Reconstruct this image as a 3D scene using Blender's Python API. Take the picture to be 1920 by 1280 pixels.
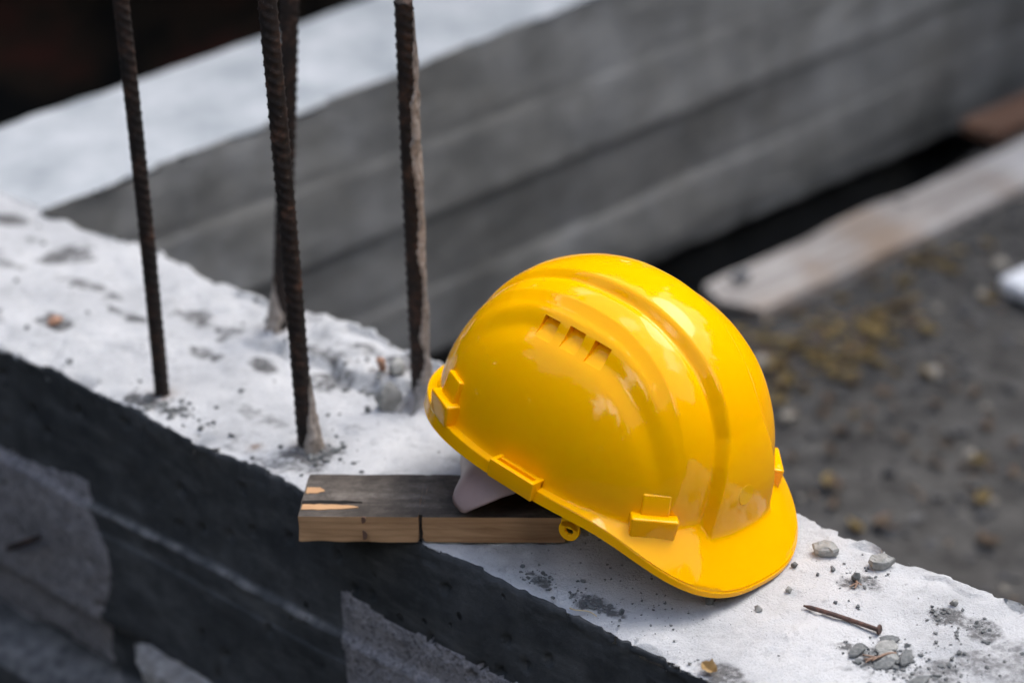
import bpy, bmesh, math, random
import numpy as np
from mathutils import Vector, Matrix

for o in list(bpy.data.objects):
    bpy.data.objects.remove(o)
SC = bpy.context.scene
COL = SC.collection
R = math.radians

# ------------------------------------------------------------------ camera
cam_d = bpy.data.cameras.new('camera')
cam = bpy.data.objects.new('camera', cam_d)
COL.objects.link(cam)
CAMH, PITCH, ROLL = 0.95, 27.3, -2.3
_p, _r = R(PITCH), R(ROLL)
_f = Vector((0, math.cos(_p), -math.sin(_p)))
_x = Vector((1, 0, 0))
_u = Vector((0, math.sin(_p), math.cos(_p)))
_cx = math.cos(_r) * _x + math.sin(_r) * _u
_cu = -math.sin(_r) * _x + math.cos(_r) * _u
M4 = Matrix((_cx, _cu, -_f)).transposed().to_4x4()
M4.translation = Vector((0, 0, CAMH))
cam.matrix_world = M4
cam_d.sensor_width = 36
cam_d.lens = 80
cam_d.clip_start = 0.05
cam_d.clip_end = 1000
cam_d.dof.use_dof = True
cam_d.dof.focus_distance = 1.69
cam_d.dof.aperture_fstop = 3.0
SC.camera = cam
SC.cycles.max_bounces = 6
SC.cycles.diffuse_bounces = 4
SC.cycles.glossy_bounces = 3
SC.cycles.caustics_reflective = False
SC.cycles.caustics_refractive = False

# ------------------------------------------------------------------ sky and sun (bright overcast, light from the right)
SUN_HEAD, SUN_EL = 58.0, 60.0
w = bpy.data.worlds.new('World')
SC.world = w
w.use_nodes = True
nt = w.node_tree
nt.nodes.clear()
sky = nt.nodes.new('ShaderNodeTexSky')
sky.sky_type = 'NISHITA'
sky.sun_disc = False
sky.sun_elevation = R(SUN_EL)
sky.sun_rotation = R(SUN_HEAD)
sky.air_density = 1.0
sky.dust_density = 2.0
sky.ozone_density = 1.0
bg = nt.nodes.new('ShaderNodeBackground')
bg.inputs[1].default_value = 0.12
wo = nt.nodes.new('ShaderNodeOutputWorld')
tcw = nt.nodes.new('ShaderNodeTexCoord')
cl = nt.nodes.new('ShaderNodeTexNoise')
cl.inputs['Scale'].default_value = 2.6
cl.inputs['Detail'].default_value = 7
cl.inputs['Roughness'].default_value = 0.55
mpw = nt.nodes.new('ShaderNodeMapping')
mpw.inputs['Location'].default_value = (0.35, 0.1, 0.2)
nt.links.new(tcw.outputs['Generated'], mpw.inputs[0])
nt.links.new(mpw.outputs[0], cl.inputs['Vector'])
crp = nt.nodes.new('ShaderNodeValToRGB')
crp.color_ramp.elements[0].position = 0.53
crp.color_ramp.elements[1].position = 0.61
nt.links.new(cl.outputs[0], crp.inputs[0])
cmx = nt.nodes.new('ShaderNodeMix')
cmx.data_type = 'RGBA'
cmx.inputs[7].default_value = (20.0, 19.7, 19.6, 1)      # bright broken cloud over the whole sky
nt.links.new(crp.outputs[0], cmx.inputs[0])
nt.links.new(sky.outputs[0], cmx.inputs[6])
nt.links.new(cmx.outputs[2], bg.inputs[0])
nt.links.new(bg.outputs[0], wo.inputs[0])
sun_d = bpy.data.lights.new('sun', 'SUN')
sun_d.energy = 0.8
sun_d.angle = R(32)
sun_d.color = (1.0, 0.965, 0.91)
sun = bpy.data.objects.new('sun', sun_d)
COL.objects.link(sun)
_sd = Vector((math.sin(R(SUN_HEAD)) * math.cos(R(SUN_EL)), math.cos(R(SUN_HEAD)) * math.cos(R(SUN_EL)), math.sin(R(SUN_EL))))
sun.rotation_euler = _sd.to_track_quat('Z', 'Y').to_euler()
sun.location = _sd * 20
vs = SC.view_settings
vs.view_transform = 'Standard'
vs.look = 'None'
vs.exposure = 1.56
vs.gamma = 1.0
vs.use_curve_mapping = False

# ------------------------------------------------------------------ helpers
rng = np.random.default_rng(7)
random.seed(7)

def _hash(ix, iy, s):
    h = (ix * 374761393 + iy * 668265263 + s * 1442695041) & 0xffffffff
    h = ((h ^ (h >> 13)) * 1274126177) & 0xffffffff
    return ((h ^ (h >> 16)) & 0xffff) / 65535.0

def vnoise(x, y, s=0):
    x = np.asarray(x, float); y = np.asarray(y, float)
    ix = np.floor(x).astype(np.int64); iy = np.floor(y).astype(np.int64)
    fx = x - ix; fy = y - iy
    fx = fx * fx * fx * (fx * (fx * 6 - 15) + 10); fy = fy * fy * fy * (fy * (fy * 6 - 15) + 10)
    a = _hash(ix, iy, s); b = _hash(ix + 1, iy, s); c = _hash(ix, iy + 1, s); d = _hash(ix + 1, iy + 1, s)
    return (a + (b - a) * fx) * (1 - fy) + (c + (d - c) * fx) * fy - 0.5

def fbm(x, y, s=0, o=4, g=0.5):
    t = 0; a = 1.0
    for k in range(o):
        t = t + a * vnoise(x * 2 ** k + 17.3 * k, y * 2 ** k - 9.1 * k, s + k)
        a *= g
    return t

def worley(x, y, s=0):
    """(distance to the nearest cell point, that cell's random value): angular chips"""
    x = np.asarray(x, float); y = np.asarray(y, float)
    ix = np.floor(x).astype(np.int64); iy = np.floor(y).astype(np.int64)
    bd = np.full(np.broadcast(x, y).shape, 9.0); bv = np.zeros_like(bd)
    for dx in (-1, 0, 1):
        for dy in (-1, 0, 1):
            cx, cy = ix + dx, iy + dy
            d = np.hypot(cx + _hash(cx, cy, s + 1) - x, cy + _hash(cx, cy, s + 2) - y)
            v = _hash(cx, cy, s + 3)
            k = d < bd
            bv = np.where(k, v, bv); bd = np.where(k, d, bd)
    return bd, bv

def sstep(a, b, x):
    t = np.clip((np.asarray(x, float) - a) / (b - a), 0, 1)
    return t * t * (3 - 2 * t)

def mesh_np(name, V, F, smooth=True):
    """V (n,3); F list of arrays of equal-length faces"""
    me = bpy.data.meshes.new(name)
    V = np.asarray(V, np.float32)
    me.vertices.add(len(V)); me.vertices.foreach_set('co', V.ravel())
    loops = []; starts = []; tot = []; n = 0
    for f in F:
        f = np.asarray(f, np.int32)
        if len(f) == 0: continue
        k = f.shape[1]
        loops.append(f.ravel()); starts.append(np.arange(len(f)) * k + n); tot.append(np.full(len(f), k)); n += f.size
    loops = np.concatenate(loops).astype(np.int32)
    me.loops.add(len(loops)); me.loops.foreach_set('vertex_index', loops)
    st = np.concatenate(starts).astype(np.int32)
    me.polygons.add(len(st)); me.polygons.foreach_set('loop_start', st)
    me.polygons.foreach_set('use_smooth', np.full(len(st), smooth))
    me.update(calc_edges=True); me.validate()
    return me

def grid_faces(nr, nc, closed=False):
    r = np.arange(nr - 1)[:, None]
    c = np.arange(nc if closed else nc - 1)[None, :]
    c2 = (c + 1) % nc
    return np.stack([r * nc + c, r * nc + c2, (r + 1) * nc + c2, (r + 1) * nc + c], -1).reshape(-1, 4)

def paint(me, name, rgb):
    """per-vertex values (stain, tone) for the material to read"""
    c = np.ones((len(me.vertices), 4), np.float32); c[:, :3] = np.asarray(rgb).reshape(-1, 3)
    at = me.color_attributes.new(name, 'FLOAT_COLOR', 'POINT')
    at.data.foreach_set('color', c.ravel())

def obj(name, me, mat=None, parent=None, label=None, cat=None, group=None, kind=None):
    o = bpy.data.objects.new(name, me)
    COL.objects.link(o)
    if mat is not None and me is not None:
        for m in (mat if isinstance(mat, (list, tuple)) else [mat]):
            me.materials.append(m)
    if parent is not None: o.parent = parent
    if label: o['label'] = label
    if cat: o['category'] = cat
    if group: o['group'] = group
    if kind: o['kind'] = kind
    return o

def empty(name, loc, label=None, cat=None, group=None):
    o = obj(name, None, None, None, label, cat, group)
    o.location = loc
    o.empty_display_size = 0.02
    return o

def bm_mesh(name, bm, smooth=False, angle=None):
    me = bpy.data.meshes.new(name)
    bmesh.ops.recalc_face_normals(bm, faces=bm.faces)
    bm.to_mesh(me); bm.free()
    if smooth or angle:
        me.polygons.foreach_set('use_smooth', np.full(len(me.polygons), True))
        if angle: me.set_sharp_from_angle(angle=R(angle))
    return me

def box_bm(sx, sy, sz, bevel=0.0, seg=2, mat=None, taper=None):
    bm = bmesh.new()
    bmesh.ops.create_cube(bm, size=1)
    for v in bm.verts:
        v.co = Vector((v.co.x * sx, v.co.y * sy, v.co.z * sz))
        if taper: taper(v)
    if bevel: bmesh.ops.bevel(bm, geom=list(bm.edges), offset=bevel, segments=seg, profile=0.6, affect='EDGES')
    if mat: bm.transform(mat)
    return bm

class Mat:
    def __init__(s, name, rough=0.8, spec=0.5):
        s.m = bpy.data.materials.new(name); s.m.use_nodes = True
        s.t = s.m.node_tree; s.b = s.t.nodes['Principled BSDF']
        s.b.inputs['Roughness'].default_value = rough
        s.b.inputs['Specular IOR Level'].default_value = spec
        s.co = s.t.nodes.new('ShaderNodeTexCoord').outputs['Object']
    def link(s, a, b): s.t.links.new(a, b)
    def scaled(s, sc, rot=None):
        n = s.t.nodes.new('ShaderNodeMapping'); n.inputs['Scale'].default_value = sc
        if rot: n.inputs['Rotation'].default_value = rot
        s.link(s.co, n.inputs[0]); return n.outputs[0]
    def noise(s, scale, detail=4, rough=0.55, vec=None, dist=0.0):
        n = s.t.nodes.new('ShaderNodeTexNoise')
        n.inputs['Scale'].default_value = scale; n.inputs['Detail'].default_value = detail
        n.inputs['Roughness'].default_value = rough; n.inputs['Distortion'].default_value = dist
        s.link(vec or s.co, n.inputs['Vector']); return n.outputs[0]
    def voro(s, scale, feature='F1', vec=None):
        n = s.t.nodes.new('ShaderNodeTexVoronoi'); n.feature = feature
        n.inputs['Scale'].default_value = scale
        s.link(vec or s.co, n.inputs['Vector']); return n.outputs['Distance']
    def attr(s, name):
        n = s.t.nodes.new('ShaderNodeAttribute'); n.attribute_name = name
        sp_ = s.t.nodes.new('ShaderNodeSeparateColor'); s.link(n.outputs['Color'], sp_.inputs[0]); return sp_.outputs
    def ramp(s, fac, stops, interp='LINEAR'):
        n = s.t.nodes.new('ShaderNodeValToRGB'); r = n.color_ramp; r.interpolation = interp
        while len(r.elements) < len(stops): r.elements.new(0.5)
        for e, (p, c) in zip(r.elements, stops):
            e.position = p
            e.color = (c, c, c, 1) if not isinstance(c, (tuple, list)) else (*c, 1)
        s.link(fac, n.inputs[0]); return n.outputs[0]
    def mix(s, fac, a, b, mode='MIX'):
        n = s.t.nodes.new('ShaderNodeMix'); n.data_type = 'RGBA'; n.blend_type = mode
        for sock, v in ((n.inputs[0], fac), (n.inputs[6], a), (n.inputs[7], b)):
            if hasattr(v, 'is_output'): s.link(v, sock)
            elif isinstance(v, (tuple, list)): sock.default_value = (*v, 1)
            else: sock.default_value = v if sock.type == 'VALUE' else (v, v, v, 1)
        return n.outputs[2]
    def math(s, op, a, b=0.0):
        n = s.t.nodes.new('ShaderNodeMath'); n.operation = op
        for sock, v in ((n.inputs[0], a), (n.inputs[1], b)):
            if hasattr(v, 'is_output'): s.link(v, sock)
            else: sock.default_value = v
        return n.outputs[0]
    def color(s, c):
        if hasattr(c, 'is_output'): s.link(c, s.b.inputs['Base Color'])
        else: s.b.inputs['Base Color'].default_value = (*c, 1)
    def roughness(s, c): s.link(c, s.b.inputs['Roughness'])
    def bump(s, h, dist=0.001, strength=1.0):
        n = s.t.nodes.new('ShaderNodeBump'); n.inputs['Strength'].default_value = strength
        n.inputs['Distance'].default_value = dist
        s.link(h, n.inputs['Height'])
        prev = s.b.inputs['Normal'].links
        if prev: s.link(prev[0].from_socket, n.inputs['Normal'])
        s.link(n.outputs[0], s.b.inputs['Normal'])

# ------------------------------------------------------------------ materials
def m_top():
    m = Mat('dusty_white_concrete', 0.93, 0.15)
    a = m.attr('stain')
    n1 = m.noise(11, 7, 0.68); n2 = m.noise(48, 7, 0.72, dist=0.6); n3 = m.noise(330, 4, 0.7); n4 = m.noise(130, 5, 0.75)
    c = m.ramp(n1, [(0.28, (0.38, 0.385, 0.39)), (0.46, (0.545, 0.548, 0.55)), (0.68, (0.66, 0.658, 0.653))])
    c = m.mix(m.ramp(n2, [(0.58, 0.0), (0.64, 0.45), (0.80, 0.75)]), c, (0.36, 0.36, 0.36))
    c = m.mix(m.ramp(n4, [(0.60, 0.0), (0.70, 0.65)]), c, (0.28, 0.28, 0.285))
    c = m.mix(m.ramp(n3, [(0.60, 0.0), (0.70, 0.55)]), c, (0.22, 0.22, 0.225))
    # grey dirt smears and rust where the wall carries them
    dm = m.math('MULTIPLY', a[0], m.ramp(n4, [(0.36, 0.25), (0.58, 1.0)]))
    c = m.mix(m.ramp(dm, [(0.10, 0.0), (0.60, 0.95)]), c, (0.125, 0.123, 0.122))
    c = m.mix(m.math('MULTIPLY', a[1], m.ramp(n4, [(0.35, 0.2), (0.6, 1.0)])), c, (0.20, 0.125, 0.085))
    m.color(c)
    m.bump(m.noise(520, 5, 0.75), 0.0014, 0.8)
    m.bump(n4, 0.0030, 0.6)
    m.bump(n2, 0.0050, 0.35)
    return m.m

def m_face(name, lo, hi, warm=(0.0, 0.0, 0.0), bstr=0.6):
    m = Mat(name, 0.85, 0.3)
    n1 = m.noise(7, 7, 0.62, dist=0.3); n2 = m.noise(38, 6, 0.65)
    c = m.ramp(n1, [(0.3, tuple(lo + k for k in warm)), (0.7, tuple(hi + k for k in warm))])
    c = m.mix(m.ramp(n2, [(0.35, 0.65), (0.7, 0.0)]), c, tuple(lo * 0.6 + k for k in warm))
    pits = m.ramp(m.voro(33), [(0.0, 1.0), (0.10, 1.0), (0.14, 0.0)])
    pits = m.math('MULTIPLY', pits, m.ramp(m.noise(12, 2), [(0.5, 0.0), (0.56, 1.0)]))
    c = m.mix(pits, c, (0.012, 0.013, 0.014))
    st = m.noise(20, 6, 0.7, vec=m.scaled((0.6, 0.6, 2.2)))
    c = m.mix(m.ramp(st, [(0.50, 0.0), (0.78, 0.35)]), c, tuple(hi * 2.1 + k for k in warm))
    a = m.attr('stain')
    c = m.mix(m.math('MULTIPLY', a[2], m.ramp(m.noise(60, 4, 0.6), [(0.35, 0.1), (0.6, 0.9)])), c, (0.26, 0.25, 0.245))
    c = m.mix(m.math('MULTIPLY', a[1], 0.7), c, (0.10, 0.06, 0.04))
    m.color(c)
    m.bump(m.math('SUBTRACT', 1.0, pits), 0.004, 0.8)
    m.bump(m.noise(240, 5, 0.7), 0.0015, bstr)
    m.bump(m.noise(50, 5, 0.6), 0.004, bstr * 0.6)
    return m.m

def m_farface():
    m = Mat('board_marked_grey_concrete', 0.9, 0.25)
    v = m.scaled((3, 3, 11), (0, 0, 0))
    n0 = m.noise(2.2, 6, 0.6, vec=v); n1 = m.noise(7, 6, 0.65)
    c = m.ramp(n0, [(0.28, (0.15, 0.146, 0.134)), (0.5, (0.20, 0.194, 0.178)), (0.72, (0.255, 0.248, 0.232))])
    c = m.mix(m.ramp(n1, [(0.42, 0.0), (0.68, 0.75)]), c, (0.10, 0.098, 0.09))
    n3 = m.noise(3.2, 6, 0.7)
    c = m.mix(m.ramp(n3, [(0.42, 0.0), (0.68, 0.75)]), c, (0.31, 0.31, 0.305))
    n6 = m.noise(1.3, 4, 0.6, vec=m.scaled((6, 6, 1.4)))
    c = m.mix(m.ramp(n6, [(0.45, 0.0), (0.7, 0.5)]), c, (0.12, 0.118, 0.108))
    n = m.t.nodes.new('ShaderNodeAttribute'); n.attribute_name = 'tone'
    c = m.mix(1.0, c, n.outputs['Color'], 'MULTIPLY')
    m.color(c)
    m.bump(m.noise(120, 5, 0.7), 0.002, 0.6)
    return m.m

def m_mortar():
    m = Mat('rough_pinkish_mortar', 0.95, 0.15)
    n1 = m.noise(55, 6, 0.75); n2 = m.noise(210, 4, 0.75); vv = m.voro(260)
    c = m.ramp(n1, [(0.3, (0.19, 0.185, 0.195)), (0.7, (0.40, 0.375, 0.385))])
    c = m.mix(m.ramp(n2, [(0.50, 0.0), (0.66, 0.9)]), c, (0.075, 0.073, 0.08))
    m.color(c)
    m.bump(m.math('SUBTRACT', 1.0, vv), 0.0025, 0.5)
    m.bump(n2, 0.005, 0.8)
    return m.m

def m_simple(name, a, b, scale=40, rough=0.85, bump=0.001, spec=0.3, detail=5):
    m = Mat(name, rough, spec)
    m.color(m.ramp(m.noise(scale, detail, 0.62), [(0.32, a), (0.68, b)]))
    if bump: m.bump(m.noise(scale * 3, 5, 0.65), bump, 0.7)
    return m.m

def m_rust():
    m = Mat('dark_rusted_steel', 0.75, 0.35)
    c = m.ramp(m.noise(55, 6, 0.7), [(0.3, (0.007, 0.006, 0.006)), (0.52, (0.020, 0.013, 0.010)), (0.74, (0.095, 0.046, 0.028))])
    c = m.mix(m.ramp(m.noise(300, 3, 0.7), [(0.66, 0.0), (0.74, 0.8)]), c, (0.22, 0.17, 0.14))
    m.color(c)
    m.bump(m.noise(700, 4, 0.7), 0.0006, 0.8)
    return m.m

def m_helmet():
    m = Mat('glossy_yellow_plastic', 0.1, 0.22)
    n = m.noise(40, 4, 0.6)
    m.color(m.mix(m.ramp(n, [(0.3, 0.0), (0.7, 1.0)]), (0.95, 0.430, 0.0003), (0.96, 0.445, 0.0004)))
    sm = m.noise(90, 6, 0.75, dist=0.4)
    m.roughness(m.ramp(sm, [(0.3, 0.055), (0.8, 0.075)]))
    m.b.inputs['IOR'].default_value = 1.5
    m.b.inputs['Subsurface Weight'].default_value = 0.25
    m.b.inputs['Subsurface Radius'].default_value = (1.0, 0.32, 0.02)
    m.b.inputs['Subsurface Scale'].default_value = 0.004
    return m.m

def m_wood(name, dark, light, along=(1, 14, 14), scale=6.0, rough=0.8):
    m = Mat(name, rough, 0.25)
    v = m.scaled(along)
    wv = m.t.nodes.new('ShaderNodeTexWave'); wv.wave_type = 'BANDS'; wv.bands_direction = 'Z'
    wv.inputs['Scale'].default_value = scale; wv.inputs['Distortion'].default_value = 9.0
    wv.inputs['Detail'].default_value = 3.0; wv.inputs['Detail Scale'].default_value = 0.7
    m.link(v, wv.inputs['Vector'])
    n = m.noise(7, 6, 0.6, vec=v)
    n5 = m.noise(3.0, 8, 0.75, vec=m.scaled(tuple(a * 2.2 if i else a * 0.8 for i, a in enumerate(along))), dist=0.8)
    c = m.ramp(n5, [(0.30, dark), (0.48, tuple(a * 0.7 + b * 0.3 for a, b in zip(light, dark))), (0.68, light)])
    c = m.mix(m.ramp(wv.outputs['Fac'], [(0.6, 0.0), (0.95, 0.22)]), c, dark)
    c = m.mix(m.ramp(n, [(0.45, 0.0), (0.75, 0.5)]), c, dark)
    m.color(c)
    m.bump(n5, 0.0012, 0.6)
    m.bump(m.noise(60, 5, 0.7, vec=v), 0.0006, 0.6)
    return m.m

MT_TOP = m_top()
MT_FACE = m_face('dark_grey_side_concrete', 0.034, 0.105, (0.0, 0.003, 0.006))  # wall sides, much darker than the top
MT_FARTOP = m_simple('dusty_far_wall_top', (0.27, 0.295, 0.31), (0.46, 0.475, 0.485), 11, 0.95, 0.002, 0.2)
MT_FAR = m_farface()
MT_MORT = m_mortar()
MT_COLLAR = m_simple('grey_splashed_mortar', (0.20, 0.185, 0.17), (0.42, 0.395, 0.37), 90, 0.95, 0.0015, 0.2)
MT_CRUST = m_simple('brown_grey_mortar_crust', (0.20, 0.165, 0.135), (0.44, 0.385, 0.335), 110, 0.95, 0.0015, 0.2)
MT_CHIP = m_simple('grey_concrete_chip', (0.20, 0.20, 0.185), (0.38, 0.375, 0.35), 120, 0.95, 0.001, 0.2)
MT_CHIPD = m_simple('dark_grey_stone', (0.085, 0.09, 0.09), (0.22, 0.225, 0.22), 160, 0.95, 0.001, 0.2)
MT_RUST = m_rust()
MT_YEL = m_helmet()
MT_BAND = m_simple('pale_grey_plastic_band', (0.34, 0.235, 0.215), (0.38, 0.27, 0.25), 30, 0.4, 0.0, 0.45)
MT_WOODCUT = m_wood('fresh_sawn_pine_side', (0.22, 0.105, 0.045), (0.60, 0.36, 0.185), (1.2, 9, 9), 5.0)
MT_WOODTOP = m_wood('weathered_black_board_face', (0.028, 0.024, 0.020), (0.19, 0.165, 0.14), (1.5, 16, 16), 5.0)
def m_woodtop():
    m = Mat('weathered_grey_brown_board_face', 0.9, 0.2)
    n0 = m.noise(5, 7, 0.75, vec=m.scaled((1.4, 7, 7)), dist=0.6); n1 = m.noise(45, 6, 0.75)
    c = m.ramp(n0, [(0.30, (0.030, 0.025, 0.021)), (0.52, (0.095, 0.080, 0.067)), (0.72, (0.20, 0.175, 0.15))])
    c = m.mix(m.ramp(n1, [(0.40, 0.0), (0.62, 0.7)]), c, (0.035, 0.030, 0.026))
    m.color(c)
    m.bump(n0, 0.0012, 0.7); m.bump(n1, 0.0015, 0.6)
    return m.m
MT_WOODTOP = m_woodtop()
MT_SPLIT = m_simple('near_black_wood', (0.008, 0.007, 0.006), (0.02, 0.017, 0.015), 80, 0.95, 0.001)  # near-black wood for the thin split sliver
MT_PLANK = m_wood('bleached_grey_plank', (0.36, 0.32, 0.29), (0.66, 0.63, 0.60), (1.0, 8, 8), 3.0)
def m_plank():
    m = Mat('bleached_grey_plank', 0.85, 0.2)
    v = m.scaled((1.2, 14, 14))
    n0 = m.noise(4, 7, 0.7, vec=v, dist=0.5); n1 = m.noise(5, 5, 0.6); n2 = m.noise(2.2, 3, 0.5)
    c = m.ramp(n0, [(0.3, (0.18, 0.155, 0.135)), (0.5, (0.36, 0.33, 0.305)), (0.7, (0.55, 0.52, 0.49))])
    c = m.mix(m.ramp(n1, [(0.50, 0.0), (0.66, 0.75)]), c, (0.27, 0.19, 0.13))
    c = m.mix(m.ramp(n2, [(0.55, 0.0), (0.7, 0.5)]), c, (0.75, 0.745, 0.74))
    m.color(c)
    m.bump(n0, 0.002, 0.7)
    return m.m
MT_PLANK = m_plank()
MT_BROWN = m_wood('brown_scrap_timber', (0.07, 0.038, 0.024), (0.20, 0.115, 0.08), (1.0, 8, 8), 3.0)
MT_SOIL = m_simple('dark_gritty_soil', (0.036, 0.034, 0.032), (0.100, 0.095, 0.088), 26, 0.95, 0.006, 0.2, 8)
MT_SHADESOIL = m_simple('shade_blackened_soil', (0.004, 0.004, 0.0035), (0.009, 0.008, 0.007), 9, 0.95, 0.01, 0.1)  # soil near black: deep shade put into its colour
MT_CLAY = m_simple('red_brown_clay', (0.030, 0.008, 0.005), (0.075, 0.020, 0.012), 5, 0.95, 0.01, 0.1)
MT_LEAFDRY = m_simple('dry_tan_leaf', (0.42, 0.27, 0.10), (0.62, 0.45, 0.24), 60, 0.7, 0.0005)
MT_TWIG = m_simple('dry_brown_twig', (0.17, 0.105, 0.07), (0.36, 0.25, 0.19), 150, 0.9, 0.0004)
MT_STRAW = m_simple('pale_straw', (0.5, 0.38, 0.2), (0.66, 0.52, 0.32), 90, 0.7, 0.0)
MT_WHITE = m_simple('white_plastic', (0.74, 0.76, 0.79), (0.82, 0.83, 0.85), 10, 0.45, 0.0, 0.5)
MT_FOL = m_simple('dark_green_foliage', (0.020, 0.034, 0.012), (0.05, 0.085, 0.024), 1.5, 0.6, 0.0, 0.3)

# ------------------------------------------------------------------ wall frame: u along the near wall (towards lower right), v across it (away from the camera)
UH = R(133.1)
UU = np.array([math.sin(UH), math.cos(UH)])
NN = np.array([-UU[1], UU[0]])
ORG = NN * 1.045
WID = 0.220

def wpt(u, v, z=0.0):
    p = ORG + UU * u + NN * v
    return Vector((p[0], p[1], z))

def top_h(u, v):
    """relief of the wall's top face"""
    u = np.asarray(u, float); v = np.asarray(v, float)
    left = sstep(-1.12, -1.30, u)
    h = 0.0016 * fbm(u * 14, v * 14, 3) + 0.0012 * fbm(u * 60, v * 60, 11, 4, 0.65)
    h = h + left * 0.0040 * fbm(u * 8 + 3, v * 10, 21, 3)
    # shallow spalls with sharp outlines
    d, val = worley(u * 46 + 0.8 * fbm(u * 40, v * 40, 35), v * 46 + 0.8 * fbm(u * 40 + 5, v * 40, 36), 33)
    gate = sstep(0.08, 0.22, fbm(u * 9, v * 12, 37, 3))
    h = h - (0.0016 + 0.0012 * left) * (val > 0.62) * gate
    # trowelled ridge running in front of the helmet
    h = h + 0.0014 * sstep(0.02, 0.0, np.abs(v - 0.085 - 0.04 * (u + 0.74))) * sstep(-0.84, -0.78, u)
    # broken rough strip at the far edge beside the bars
    k = sstep(-1.47, -1.42, u) * sstep(-1.21, -1.25, u) * sstep(0.148, 0.156, v + 0.016 * fbm(u * 22, 0 * u, 5, 4, 0.6))
    d2, v2 = worley(u * 60, v * 60, 38)
    h = h + k * (0.004 + 0.010 * v2 + 0.004 * fbm(u * 60, v * 60, 31, 4, 0.65))
    kk = np.exp(-((v + 0.016 * fbm(u * 22, 0 * u, 5, 4, 0.6) - 0.149) / 0.003) ** 2) * sstep(-1.47, -1.42, u) * sstep(-1.21, -1.25, u)
    h = h - 0.004 * kk
    h = h + 0.005 * sstep(-1.5, -1.8, u) * sstep(0.22, 0.05, v)
    return h

STAINS = [(-.718, .098, .022, .020, .9), (-.735, .092, .016, .008, .8), (-.720, .1715, .013, .010, .9), (-.690, .172, .014, .010, .6), (-.790, .170, .016, .012, .8),
          (-.686, .105, .022, .018, .5), (-.655, .135, .024, .014, .45), (-.9796, .0208, .016, .006, 1.0), (-.9274, .0215, .020, .007, 1.0), (-.80, .010, .03, .010, .7),
          (-.63, .16, .03, .02, .45), (-1.255, .045, .020, .016, .9), (-1.28, .018, .05, .012, .5), (-1.42, .018, .035, .012, .9), (-1.33, .140, .02, .012, .6), (-1.50, .150, .05, .012, .7),
          (-1.62, .060, .02, .010, .9), (-1.66, .130, .04, .010, .6), (-1.75, .16, .04, .02, .8), (-1.57, .110, .03, .008, .8), (-1.46, .110, .02, .010, .8), (-1.40, .125, .016, .008, .9),
          (-1.80, .10, .05, .02, .5), (-1.33, .060, .03, .008, .4), (-1.30, .195, .05, .012, .7), (-1.36, .165, .05, .006, .7), (-1.70, .03, .05, .010, .5), (-1.95, .15, .06, .03, .6), (-1.85, .18, .03, .015, .8)]
RUST = [(-1.4335, .0338, .010, .9), (-1.2643, .0485, .012, .7), (-1.4388, .1773, .012, .6), (-1.2421, .1641, .014, .7), (-1.29, .172, .012, .6), (-1.30, .021, .006, .7)]
def stain_map(u, v):
    g = np.zeros(np.broadcast(u, v).shape)
    nz = fbm(u * 34, v * 34, 45, 5, 0.65)
    for a, b, su, sv, k in STAINS:
        q = ((u - a) / su) ** 2 + ((v - b) / sv) ** 2
        g = np.maximum(g, min(1.0, k * 1.1) * sstep(1.9, 0.1, q + 2.6 * nz))
    r = np.zeros_like(g)
    for a, b, s_, k in RUST:
        r = np.maximum(r, k * np.exp(-((u - a) ** 2 + (v - b) ** 2) / (s_ * s_) + 1.2 * nz))
    return np.clip(g, 0, 1), np.clip(r, 0, 1)

def edge_off(u, s, a):
    d, v = worley(u * 38 + 0.5 * vnoise(u * 90, 0 * u, s + 2), 0 * u + 0.5, s)
    d2, v2 = worley(u * 120, 0 * u + 0.5, s + 7)
    return a * (fbm(u * 9, 0 * u + s, s, 4, 0.55) * 0.7 + 0.75 * np.maximum(0, v - 0.45) + 0.28 * v2 - 0.25)

def top_at(u, v):
    return float(top_h(u, v))

def face_v(us, zz):
    """how far the near side stands back from the arris plane"""
    prof = np.zeros_like(us)
    sl = -0.126 + 0.004 * vnoise(us * 6, 0 * us, 41) + 0.002 * vnoise(us * 40, 0 * us, 42)
    prof = prof - 0.006 * sstep(0.002, -0.002, zz - sl)             # second lift stands proud
    prof = prof - 0.003 * np.exp(-((zz - sl) / 0.003) ** 2) * (0.5 + vnoise(us * 30, 0 * us, 46))
    s2 = -0.258 + 0.003 * vnoise(us * 9, 0 * us, 43)
    prof = prof + 0.020 * sstep(0.003, -0.003, zz - s2)             # lowest lift set back
    prof = prof - 0.060 * sstep(-0.328, -0.333, zz + 0.006 * vnoise(us * 12, 0 * us, 44))
    rough = 0.0016 * fbm(us * 34, zz * 34, 51, 5, 0.65) + 0.003 * fbm(us * 5, zz * 9, 57, 3)
    d, val = worley(us * 70, zz * 70, 61)
    hb = sstep(-0.045, -0.010, zz) * 0.004 * np.maximum(0, val - 0.55) * sstep(0.0, 0.2, fbm(us * 8, zz * 14, 63, 3) + 0.1)
    d, val = worley(us * 34, zz * 34, 71)
    bh = 0.007 * (val > 0.80) * sstep(0.17, 0.10, d)                # blow holes
    return prof + rough + hb + bh

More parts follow.
